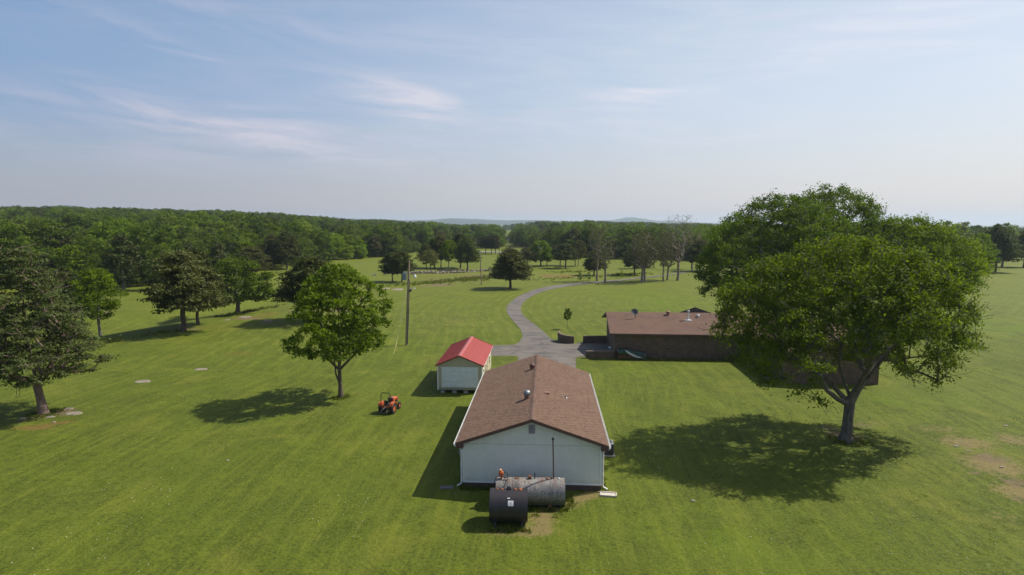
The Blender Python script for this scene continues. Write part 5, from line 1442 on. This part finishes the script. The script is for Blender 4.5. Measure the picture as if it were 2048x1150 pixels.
plant('roundB', 'leafy_tree', 'round leafy tree between the maple and the pale flowering ones', 1955, 560, 465, 32, 4.0, G6)

# ------------------------------------------------------------------ tall walnut by the tractor
def hero(name, label, base, seed, trunk, limbs, C, leaf, bark, r0, lsize, per, crads, flat=.55, up=.35, aspect=1.7, droop=0., rz=0., power=.42, rmin=.014, tclump=.5, extra_twigs=0, taper=3, flare=1.6, star=0, radial=1.0):
    rng = np.random.default_rng(seed)
    o = thing(name, label, 'tree', base, rz)
    nodes, par, load, lid, tips = skeleton(rng, trunk, C, step=.8, limbs=limbs)
    if extra_twigs:
        nn = list(nodes); ld = list(load); pp = list(par); li = list(lid)
        for k in range(extra_twigs):
            j = tips[rng.integers(len(tips))]
            d = nodes[j] - nodes[par[j]]; d = d / (np.linalg.norm(d) + 1e-6)
            a = nodes[j]; prev = j
            for q in range(3):
                a = a + (d + rng.normal(0, .35, 3)) * .45; nn.append(a); pp.append(prev); ld.append(.4); li.append(lid[j]); prev = len(nn) - 1
        nodes, par, load, lid = np.array(nn), pp, np.array(ld), li
    nt = len(trunk)
    for l_ in sorted(set(lid)):
        me_ = wood_mesh('trunk' if l_ == 0 else 'limb', nodes, par, load, r0, sel=lambda i: lid[i] == l_, power=power, rmin=rmin, n=9, taper=taper, base_flare=flare, flare_h=.8)
        me_.materials.append(bark); link(bpy.data.objects.new(me_.name.split('.')[0], me_), o)
    hi = (C[:, 2] - C[:, 2].min()) / (np.ptp(C[:, 2]) + 1e-6)
    cm = crown_mesh('crown', leaf, rng, C, crads * rng.uniform(.7, 1.3, len(C)), per, lsize, flat=flat, up=up, aspect=aspect, droop=droop, tclump=tclump, star=star, radial=radial)
    link(bpy.data.objects.new('crown', cm), o)
    return o

rng = np.random.default_rng(77)
C = crown_points(rng, 'ovalcedar', 4.2, 12.4, 4.2, 290, lump=.30, inner=.25, mind=.46, ax=1.0)
C[:, 2] -= .14 * np.maximum(0, np.hypot(C[:, 0], C[:, 1]) - 2.6) ** 1.2
C = C[(C[:, 2] > 3.2)]
hero('walnut_tree', 'single slender walnut tree with forked trunk left of the orange tractor', ground(682, 795), 78,
     [(0, 0, -.2), (-.03, 0, 1.2), (-.08, .02, 2.6), (-.02, .05, 4.2), (.05, 0, 6.0), (.0, .08, 8.0), (.05, 0, 10.2)],
     [[(-.03, 0, 1.2), (-.42, .05, 2.2), (-.55, .1, 3.6), (-1.0, .2, 5.0), (-1.6, .2, 6.6)], [(-.02, .05, 4.2), (.9, -.3, 5.6), (1.9, -.5, 7.0)], [(-.02, .05, 4.2), (-.3, 1.2, 5.6), (-.3, 2.0, 7.2)],
      [(-.08, .02, 2.6), (-1.2, -.5, 4.0), (-2.4, -.9, 5.0)], [(-.08, .02, 2.6), (1.2, .5, 3.9), (2.6, .8, 4.9)]],
     C, L_walnut, bark_wn, .17, .125, 70, .62, star=7, flat=.7, aspect=2.9, droop=.5, power=.44, tclump=.6, rmin=.012)

# ------------------------------------------------------------------ big left cedar
rng = np.random.default_rng(91)
C = crown_points(rng, 'cedar', 3.3, 14.0, 5.1, 430, lump=.30, inner=.25, mind=.5)
C[:, 0] += -.04 * C[:, 2] - .6
hero('cedar_tree', 'big leaning silver-green cedar at the left edge with a bare grey trunk', ground(88, 828), 92,
     [(0, 0, -.2), (-.18, 0, 1.3), (-.42, 0, 2.7), (-.6, 0, 4.4), (-.75, 0, 6.5), (-.9, 0, 9), (-1.0, 0, 12.6)],
     [[(-.42, 0, 2.7), (-1.8, -1, 3.5), (-3.4, -1.8, 4.0)], [(-.42, 0, 2.7), (1.3, -1.2, 3.6), (2.8, -2.2, 4.2)], [(-.6, 0, 4.4), (1.6, .6, 5.0), (3.6, .8, 5.4)], [(-.6, 0, 4.4), (-2.6, .8, 5.2), (-4.4, 1.0, 5.8)]],
     C, L_cedar2, bark_r, .30, .085, 135, .74, flat=.34, radial=1.6, star=9, aspect=3.0, up=.7, power=.38, tclump=.62, rmin=.016, extra_twigs=110)

# ------------------------------------------------------------------ spreading elm in front of the house
rng = np.random.default_rng(101)
C1 = crown_points(rng, 'dome', 3.9, 14.7, 8.15, 1250, lump=.24, inner=.25, mind=.56, cx=-.45, cy=.3, ay=.9)
# hollow underside with hanging rims
keep = []
for c in C1:
    rr_ = math.hypot(c[0], c[1])
    lowlim = 6.2 if rr_ < 3.5 else (5.2 if rr_ < 5.5 else 4.4)
    open_ = .84 if (abs(c[0]) < 4.6 and c[2] < 7.6 and c[1] < 4) else (.5 if abs(c[0]) < 6 and c[2] < 8.6 and c[1] < 2 else 0)
    # ragged gaps through the crown
    gap_ = mnoise.noise((c[0] * .32, c[1] * .32, c[2] * .42)) > .20 and rng.uniform() < .75
    keep.append(c[2] > lowlim and not (rng.uniform() < open_) and not gap_)
C1 = C1[np.array(keep)]
hero('elm_tree', 'large spreading tree with forked lichen-grey trunk in front of the brick house', ground(1692, 881), 102,
     [(0, 0, -.2), (0, 0, .6), (.04, 0, 1.6), (.1, 0, 2.75), (.12, 0, 3.3)],
     [[(.1, 0, 2.75), (-.9, -.2, 3.2), (-1.8, -.35, 3.9), (-2.5, -.4, 5.1), (-3.2, -.5, 6.4), (-4.2, -.7, 7.5), (-5.4, -.8, 8.4)],
      [(.1, 0, 2.75), (-.6, .3, 3.6), (-1.4, .5, 4.5), (-2.2, 1.2, 5.4), (-3.0, 2.0, 6.8)],
      [(.12, 0, 3.3), (-.1, .5, 4.3), (-.35, .9, 5.4), (-.1, 1.2, 7.0), (.3, 1.5, 9.0), (.2, 1.6, 11)],
      [(.12, 0, 3.3), (.5, -.2, 4.1), (1.2, -.4, 5.0), (1.9, -.6, 6.2), (2.9, -.8, 7.6), (3.8, -1.0, 9.2)],
      [(.1, 0, 2.75), (.75, .2, 3.7), (1.5, .4, 5.0), (2.6, .9, 6.0), (4.2, 1.4, 6.9), (5.8, 1.8, 7.4)],
      [(.12, 0, 3.3), (.2, -.9, 4.6), (.1, -2.2, 6.2), (-.4, -3.4, 7.8)]],
     C1, L_hero, bark_h, .36, .100, 135, .80, star=10, flat=.85, aspect=2.0, up=.45, power=.47, tclump=.5, rmin=.016, extra_twigs=420, taper=5, flare=1.7)

# ------------------------------------------------------------------ huge maples behind the house
rng = np.random.default_rng(111)
def big_maple(px, D, top, hw, seed, label, n, zb, lean=0, mat_=None, lsz=.19):
    x = (px - 1024) / F * D; zt_ = at_depth(px, top, D).z
    rg_ = np.random.default_rng(seed)
    C = crown_points(rg_, 'round', zb, zt_ - .8, hw - 1.0, int(n * 1.45), lump=.2, inner=.55, mind=.8)
    H0 = zt_
    hero('maple_tree', label, (x, D, 0), seed + 1,
         [(0, 0, -.2), (0, 0, 1.5), (.1, 0, 3.0), (0, .1, 5.5), (.1, 0, 8.5), (0, 0, H0 * .72)],
         [[(.1, 0, 3.0), (-2.2, -.8, 5.5), (-4.8, -1.6, 8)], [(.1, 0, 3.0), (2.4, -.8, 5.5), (5.0, -1.4, 8)], [(0, .1, 5.5), (-1.8, 1.5, 9), (-3, 2, 12)], [(0, .1, 5.5), (1.8, -2, 9), (3, -3, 12)]],
         C, mat_ or L_maple, bark_d, .55, lsz, 140, 1.35, star=11, flat=.7, aspect=1.3, up=.4, power=.4, tclump=.55, rmin=.03, taper=3)
big_maple(1560, 94, 384, 12.6, 112, 'huge dark maple behind the house, highest crown on the left shoulder', 520, 2.6)
big_maple(1655, 99, 366, 10.5, 122, 'highest maple crown rising behind the spreading tree', 330, 5.0)
big_maple(1812, 92, 428, 10.0, 132, 'bright broad maple behind the house on the right', 420, 4.6, 0, L_bright)

# ================================================================== woods
EDGE = [(-900, 600), (-300, 590), (0, 578), (120, 572), (232, 566), (245, 580), (330, 579), (380, 560), (470, 548), (545, 536), (600, 529), (680, 523), (720, 518), (770, 513.5), (812, 509), (850, 503),
        (900, 497), (948, 499), (998, 497), (1004, 479), (1020, 479), (1030, 493), (1070, 502), (1110, 512), (1160, 514), (1230, 516), (1290, 517), (1380, 520), (1500, 520), (1700, 515), (1850, 516), (1960, 512), (2100, 514), (3000, 520)]
ex, ey = [e[0] for e in EDGE], [e[1] for e in EDGE]
rng = np.random.default_rng(5)
pts = []
def project_np(x, y, z):
    z = z - CAMH; fw = y * math.cos(PITCH) - z * math.sin(PITCH); up = y * math.sin(PITCH) + z * math.cos(PITCH)
    return 1024 + F * x / fw, 575 - F * up / fw
for (y0, y1, sp_) in ((120, 330, 6.4), (330, 520, 8.2), (520, 900, 11.5), (900, 1900, 19)):
    gyv = np.arange(y0, y1, sp_)
    for yv in gyv:
        xs_ = np.arange(-1.02 * yv, 1.0 * yv, sp_)
        xj = xs_ + rng.uniform(-.45, .45, len(xs_)) * sp_; yj = yv + rng.uniform(-.45, .45, len(xs_)) * sp_
        zj = hgt(xj, yj); px, py = project_np(xj, yj, zj)
        ok = py < np.interp(px, ex, ey) + (1.2 if yv < 300 else 0)
        # openings: far fields and pastures
        fld = (np.sin(xj * .006 + 1.3) * np.cos(yj * .0045 + .4) > .62) & (yj > 480) & (px > 760)
        ok &= ~fld
        ok &= ~((px > 997 + 4 * np.sin(yj * .045)) & (px < 1029 + 4 * np.sin(yj * .03 + 1)) & (py > 467))
        for q in np.nonzero(ok)[0]: pts.append((xj[q], yj[q], zj[q], px[q], py[q]))
pts = np.array(pts)
pts = pts[np.argsort(pts[:, 1])]
# canopy height follows the real skyline: low on the plain, high on the left hill
SKL = [(-900, 422), (0, 416), (120, 413), (350, 421), (450, 420), (560, 429), (680, 437), (760, 441), (900, 449), (1000, 450), (1060, 446), (1110, 444), (1200, 443), (1290, 445), (1340, 449), (1420, 450), (2048, 456), (3000, 458)]
allow = 16 + (446 - np.interp(pts[:, 3], [q[0] for q in SKL], [q[1] for q in SKL]) + rng.uniform(-5.0, 3.2, len(pts)) + 1.2 * np.sin(pts[:, 3] * .06) + 1.0 * np.sin(pts[:, 3] * .023 + 1)) * pts[:, 1] / F
cap = allow - pts[:, 2]                                  # tallest a tree may stand here, metres
ok_ = cap > 5.0
pts, cap = pts[ok_], cap[ok_]
WP = []
L_woodc = leaf_mat('wood_cedar_leaf', (.028, .040, .010), (.10, .115, .032), (.11, .09, .04), .25, .8)
specs = [(31, 13, 4.6, .06, 'round', L_wood, .24), (32, 12, 5.0, .05, 'flat', L_wood, .3), (33, 14, 4.2, .08, 'round', L_wood, .34), (34, 12.5, 4.8, .06, 'round', L_bright, .26), (35, 11, 3.4, .08, 'cedar', L_woodc, .2), (36, 12, 3.6, .1, 'ovalcedar', L_woodc, .24), (37, 13, 5.2, .06, 'flat', L_wood, .36), (38, 15, 6.6, .05, 'dome', L_wood, .3), (39, 17, 5.2, .06, 'round', L_wood, .3), (40, 7, 3.6, .0, 'dome', L_wood, .4)]
for (sd, H_t, R_t, zb, pf, lf, lp) in specs:
    WP.append(simple_tree(sd, H_t, R_t, zb, pf, lf, bark_g, int(84 * max(1, (R_t / 4.9) * H_t / 13) ** 1.6), 44, .36, 1.15, r0=.22, lump=lp, inner=.4, aspect=1.4))
def pick(n):
    return rng.choice(len(WP), n, p=[.15, .12, .12, .10, .11, .08, .10, .10, .07, .05])
N_IND = 236
kinds = pick(len(pts))
# the crown shapes are grouped in patches
patchy = (np.sin(pts[:, 0] * .05) * np.cos(pts[:, 1] * .04 + 1))
kinds = np.where((patchy > .55) & (rng.uniform(size=len(pts)) < .6), 4 + (kinds % 2), kinds)
inview = (pts[:, 3] > -60) & (pts[:, 3] < 2110)
ind = np.nonzero(inview)[0][:N_IND]; indset = set(ind.tolist())
KL = {0: ('leafy_tree', 'full round leafy tree massed in the wood edge'), 1: ('leafy_tree', 'broad flat-topped leafy tree massed in the wood edge'), 2: ('leafy_tree', 'tall lumpy leafy tree massed in the wood edge'),
      3: ('leafy_tree', 'bright yellow-green leafy tree massed in the wood edge'), 4: ('cedar_tree', 'dark pointed cedar massed in the wood edge'), 5: ('cedar_tree', 'dark oval cedar massed in the wood edge'), 6: ('leafy_tree', ''), 7: ('leafy_tree', ''), 8: ('leafy_tree', ''), 9: ('shrub', '')}
MARKS = [(60, 'behind the big left cedar'), (150, 'behind the bleached dead trees'), (235, 'behind the yellow-green tree'), (330, 'behind the small left field'), (430, 'behind the gully cedars'), (520, 'behind the bright round tree'),
         (610, 'behind the two tall dark cedars'), (720, 'behind the walnut tree'), (830, 'above the left end of the stone wall'), (960, 'behind the row of trees at the stone wall'), (1060, 'around the distant farmhouse'),
         (1170, 'right of the distant farmhouse'), (1300, 'behind the half-bare ash trees'), (1420, 'behind the tallest bare ash'), (1900, 'hidden by the huge maples'), (9999, 'on the right horizon')]
def wood_label(k, px, i):
    place = next(m_[1] for m_ in MARKS if px < m_[0])
    kind_ = ['round tree', 'flat-topped tree', 'tall lumpy tree', 'yellow-green tree', 'dark pointed cedar', 'dark oval cedar', 'wide uneven tree', 'very broad domed tree', 'tallest rounded tree', 'low bushy tree'][k]
    row = 'before the wood, ' if pts[i][1] < 185 else ('at the wood edge ' if pts[i][1] < 215 else 'within the wood ')
    return kind_ + ' ' + row + place
for i in ind:
    x, y, z, px, py = pts[i]; k = int(kinds[i]); p = WP[k]
    o = thing(KL[k][0], wood_label(k, px, i), 'tree', (x, y, z), float(rng.uniform(0, 6.28)), 'trees massed in the wood edge')
    s_ = float(rng.uniform(.66, 1.22)) * (.82 if px > 560 and y < 400 else 1.0); s_ = min(s_, float(cap[i]) / p['H']); o.scale = (s_ * float(rng.uniform(.9, 1.2)),) * 2 + (s_,)
    link(bpy.data.objects.new('trunk', p['trunk']), o); link(bpy.data.objects.new('crown', p['crown']), o)
by_label = {}
for o in list(scene.collection.objects):
    if o.get('group') == 'trees massed in the wood edge': by_label.setdefault(o['label'], []).append(o)
ORD = ['leftmost', 'second from left', 'third from left', 'fourth from left', 'fifth from left', 'sixth from left', 'seventh from left', 'eighth from left', 'ninth from left']
for lb_, obs in by_label.items():
    obs.sort(key=lambda o: o.location.x / o.location.y)
    nn_ = len(obs)
    if nn_ == 1: continue
    for k_, o in enumerate(obs):
        w_ = ('left ' if k_ == 0 else 'right ') if nn_ == 2 else (('left ', 'middle ', 'right ')[k_] if nn_ == 3 else (ORD[min(k_, 8)] if k_ < nn_ - 1 else 'rightmost') + ' ')
        o['label'] = w_ + lb_
rest = np.array([i for i in range(len(pts)) if i not in indset])
print('wood trees', len(pts), 'individual', len(ind))

# the remaining wood is one mass: points carrying tree copies
col_w = bpy.data.collections.new('wood_kinds')
for k, p in enumerate(WP):
    both = bpy.data.objects.new('wood_kind_%d' % k, p['crown']); col_w.objects.link(both)
n = len(rest); P_ = pts[rest]
me = bpy.data.meshes.new('woodland'); me.vertices.add(n)
me.vertices.foreach_set('co', P_[:, :3].astype(np.float32).ravel())
hn = np.array([mnoise.noise((float(a) * .017, float(b_) * .017, 4.0)) for a, b_ in P_[:, :2]])
sc_f = rng.uniform(.66, 1.26, n) * (1 + .42 * hn) * np.where((P_[:, 3] > 560) & (P_[:, 1] < 420), .85, 1.0) * (1 + .5 * (P_[:, 1] > 900))
Hk = np.array([p['H'] for p in WP])[kinds[rest]]
sc_f = np.minimum(sc_f, cap[rest] / Hk)
a_ = me.attributes.new('size', 'FLOAT', 'POINT'); a_.data.foreach_set('value', sc_f.astype(np.float32))
a_ = me.attributes.new('turn', 'FLOAT', 'POINT'); a_.data.foreach_set('value', rng.uniform(0, 6.28, n).astype(np.float32))
a_ = me.attributes.new('which', 'INT', 'POINT'); a_.data.foreach_set('value', kinds[rest].astype(np.int32))
wo_ = link(bpy.data.objects.new('woodland', me)); tag(wo_, kind='stuff')
ng_ = bpy.data.node_groups.new('grow_wood', 'GeometryNodeTree')
ng_.interface.new_socket('Geometry', in_out='INPUT', socket_type='NodeSocketGeometry'); ng_.interface.new_socket('Geometry', in_out='OUTPUT', socket_type='NodeSocketGeometry')
t = NT(ng_)
gi = t.node('NodeGroupInput'); go = t.node('NodeGroupOutput')
ci = t.node('GeometryNodeCollectionInfo'); ci.inputs['Collection'].default_value = col_w; ci.inputs['Separate Children'].default_value = True; ci.inputs['Reset Children'].default_value = True
def nattr(nm, ty):
    nd = t.node('GeometryNodeInputNamedAttribute', data_type=ty); nd.inputs['Name'].default_value = nm; return [o_ for o_ in nd.outputs if o_.enabled and o_.name == 'Attribute'][0]
sz_, tn_, wh_ = nattr('size', 'FLOAT'), nattr('turn', 'FLOAT'), nattr('which', 'INT')
cz = t.node('ShaderNodeCombineXYZ', {2: tn_})
cs_ = t.node('ShaderNodeCombineXYZ', {0: t.math('MULTIPLY', sz_, 1.15), 1: t.math('MULTIPLY', sz_, 1.15), 2: sz_})
iop = t.node('GeometryNodeInstanceOnPoints'); iop.inputs['Pick Instance'].default_value = True
t.l.new(gi.outputs[0], iop.inputs['Points']); t.l.new(ci.outputs[0], iop.inputs['Instance']); t.l.new(wh_, iop.inputs['Instance Index'])
t.l.new(cz.outputs[0], iop.inputs['Rotation']); t.l.new(cs_.outputs[0], iop.inputs['Scale'])
t.l.new(iop.outputs[0], go.inputs[0])
md = wo_.modifiers.new('grow', 'NODES'); md.node_group = ng_

# ================================================================== grass and clover of the near lawn
rng = np.random.default_rng(17)
def blades(seed, n, h, w_, spread):
    rg_ = np.random.default_rng(seed); V = []; Fc = []
    for k in range(n):
        a = rg_.uniform(0, 6.28); r_ = spread * rg_.uniform(0, 1) ** .6; x, y = r_ * math.cos(a), r_ * math.sin(a)
        b_ = rg_.uniform(0, 6.28); le = rg_.uniform(.2, .8) * h; dx, dy = math.cos(b_), math.sin(b_); hh = h * rg_.uniform(.6, 1.2)
        s_ = len(V); V += [(x - dy * w_, y + dx * w_, 0), (x + dy * w_, y - dx * w_, 0), (x + dx * le, y + dy * le, hh)]; Fc.append((s_, s_ + 1, s_ + 2))
    return mesh_np('grass_blades', V, np.array(Fc), rg_.uniform(0, 1, n))
L_grass = leaf_mat('grass_blade', (.075, .105, .006), (.175, .205, .018), (.20, .19, .05), .40, .4)
L_weed = leaf_mat('tall_grass_blade', (.050, .085, .005), (.13, .165, .012), (.20, .18, .06), .35, .5)
L_clover = leaf_mat('clover_flower', (.55, .55, .42), (.75, .75, .62), None, .1)
L_dry = leaf_mat('dry_blade', (.22, .17, .07), (.38, .31, .15), None, .2)
def scatter(name, mats_meshes, P_, size, which):
    col = bpy.data.collections.new(name + '_kinds')
    for k, (me_, mt_) in enumerate(mats_meshes):
        me_.materials.append(mt_); col.objects.link(bpy.data.objects.new('%s_kind_%d' % (name, k), me_))
    n = len(P_); me = bpy.data.meshes.new(name); me.vertices.add(n); me.vertices.foreach_set('co', P_.astype(np.float32).ravel())
    for nm_a, ty, ar in (('size', 'FLOAT', size.astype(np.float32)), ('turn', 'FLOAT', rng.uniform(0, 6.28, n).astype(np.float32)), ('which', 'INT', which.astype(np.int32))):
        a_ = me.attributes.new(nm_a, ty, 'POINT'); a_.data.foreach_set('value', ar)
    o = link(bpy.data.objects.new(name, me)); tag(o, kind='stuff')
    g2_ = ng_.copy()
    for nd in g2_.nodes:
        if nd.bl_idname == 'GeometryNodeCollectionInfo': nd.inputs['Collection'].default_value = col
    o.modifiers.new('grow', 'NODES').node_group = g2_
    return o
n = 15000
d_ = 24 + 60 * rng.uniform(0, 1, n) ** 1.25
x_ = rng.uniform(-.92, .92, n) * d_
def clear(x, y, m_=0.0):
    # keep off buildings, tanks and tarmac
    c_, s_ = math.cos(-BR), math.sin(-BR)
    lx, ly = (x - org.x) * c_ - (y - org.y) * s_, (x - org.x) * s_ + (y - org.y) * c_
    k = ~((np.abs(lx) < 4.3 + m_) & (ly > -.1 - m_) & (ly < 17))
    lx, ly = (x - so.x) * c_ - (y - so.y) * s_, (x - so.x) * s_ + (y - so.y) * c_
    k &= ~((np.abs(lx) < 2.3) & (ly > -.1) & (ly < 9.3))
    px, py = project_np(x, y, 0 * x)
    k &= ~((px > 975) & (px < 1245) & (py < 795) & (py > 560))
    k &= ~((px > 1165) & (py < 722)) | (px > 1900)
    return k
tone = np.array([mnoise.noise((float(a) * .35, float(b_) * .35, 2.0)) for a, b_ in zip(x_, d_)])
k = clear(x_, d_) & (tone > -.45 + .7 * rng.uniform(size=n))
# thin out over the bare ground
pxs, pys = project_np(x_, d_, 0 * x_)
bare = (((pxs - 1075) / 110) ** 2 + ((pys - 1040) / 48) ** 2 < 1) | (((pxs - 1990) / 95) ** 2 + ((pys - 930) / 55) ** 2 < 1)
k &= ~(bare & (rng.uniform(size=n) < .7))
x_, d_, tone = x_[k], d_[k], tone[k]
scatter('grass', [(blades(1, 9, .030, .010, .14), L_grass), (blades(2, 9, .038, .011, .16), L_grass), (blades(3, 9, .05, .012, .13), L_weed), (blades(4, 7, .03, .008, .12), L_dry)],
        np.stack([x_, d_, hgt(x_, d_) + .0], 1), rng.uniform(.6, 1.3, len(x_)) * (1 + .6 * np.maximum(0, tone)), rng.choice(4, len(x_), p=[.44, .36, .12, .08]))
# uncut fringe round trunks, walls and tanks
FR = []
def fringe_line(a, b_, n_, w_=.12):
    for _ in range(n_):
        f_ = rng.uniform(); FR.append((a[0] + (b_[0] - a[0]) * f_ + rng.normal(0, w_), a[1] + (b_[1] - a[1]) * f_ + rng.normal(0, w_)))
def loc2w(o_, x, y): v_ = Matrix.Translation(o_) @ Matrix.Rotation(BR, 4, 'Z') @ Vector((x, y, 0)); return (v_.x, v_.y)
fringe_line(loc2w(org, -4.35, 0), loc2w(org, -4.35, 16.8), 160); fringe_line(loc2w(org, 4.4, 0), loc2w(org, 4.4, 16.8), 200); fringe_line(loc2w(org, -4.2, -.15), loc2w(org, -1.6, -.15), 70)
fringe_line((-1.0, 32.0), (3.0, 32.0), 70, .25); fringe_line((-1.1, 29.9), (.9, 29.85), 40, .15); fringe_line((3.2, 32.3), (3.3, 33.6), 30, .2)
for (cx_, cy_, r_, n_) in ((24.8, 43.0, .9, 60), (-15.8, 53.9, .6, 60), (-39.4, 49.2, 1.0, 80)):
    for _ in range(n_):
        a = rng.uniform(0, 6.28); q = r_ * rng.uniform(.5, 1.5); FR.append((cx_ + q * math.cos(a), cy_ + q * math.sin(a)))
q1, q2 = ground(1232, 719), ground(1560, 722); fringe_line((q1.x, q1.y), (q2.x, q2.y), 260, .15)
rough_n = len(FR)
for (pa, pb, nn_, wd_) in (((790, 571), (860, 566), 90, 1.6), ((860, 566), (1000, 552), 420, 2.6), ((905, 562), (960, 557), 160, 2.5), ((1062, 560), (1290, 549), 120, 2.2), ((1230, 549), (1290, 547), 120, 1.2), ((1100, 545), (1180, 543), 90, 2.0), ((440, 633), (560, 612), 70, 1.0), ((130, 700), (340, 664), 60, .8)):
    qa, qb = ground(*pa), ground(*pb); fringe_line((qa.x, qa.y), (qb.x, qb.y), nn_, wd_)
FR = np.array(FR)
scatter('tall_grass', [(blades(7, 14, .20, .016, .12), L_weed), (blades(8, 12, .15, .016, .12), L_dry)], np.stack([FR[:, 0], FR[:, 1], hgt(FR[:, 0], FR[:, 1])], 1), rng.uniform(.6, 1.3, len(FR)) * np.where(np.arange(len(FR)) >= rough_n, 2.1, 1), rng.choice(2, len(FR), p=[.96, .04]))
# white clover heads
n = 1500
d_ = 25 + 40 * rng.uniform(0, 1, n) ** 1.2; x_ = rng.uniform(-.9, .9, n) * d_
tone = np.array([mnoise.noise((float(a) * .16, float(b_) * .16, 7.0)) for a, b_ in zip(x_, d_)])
k = clear(x_, d_, .3) & (tone > .22); x_, d_ = x_[k], d_[k]
cl = MB(); cl.lathe([(.006, .05), (.016, .058), (.018, .07), (.010, .082), (.001, .085)], 6)
scatter('clover', [(cl.mesh('clover_head'), L_clover)], np.stack([x_, d_, hgt(x_, d_)], 1), rng.uniform(.7, 1.3, len(x_)), np.zeros(len(x_)))
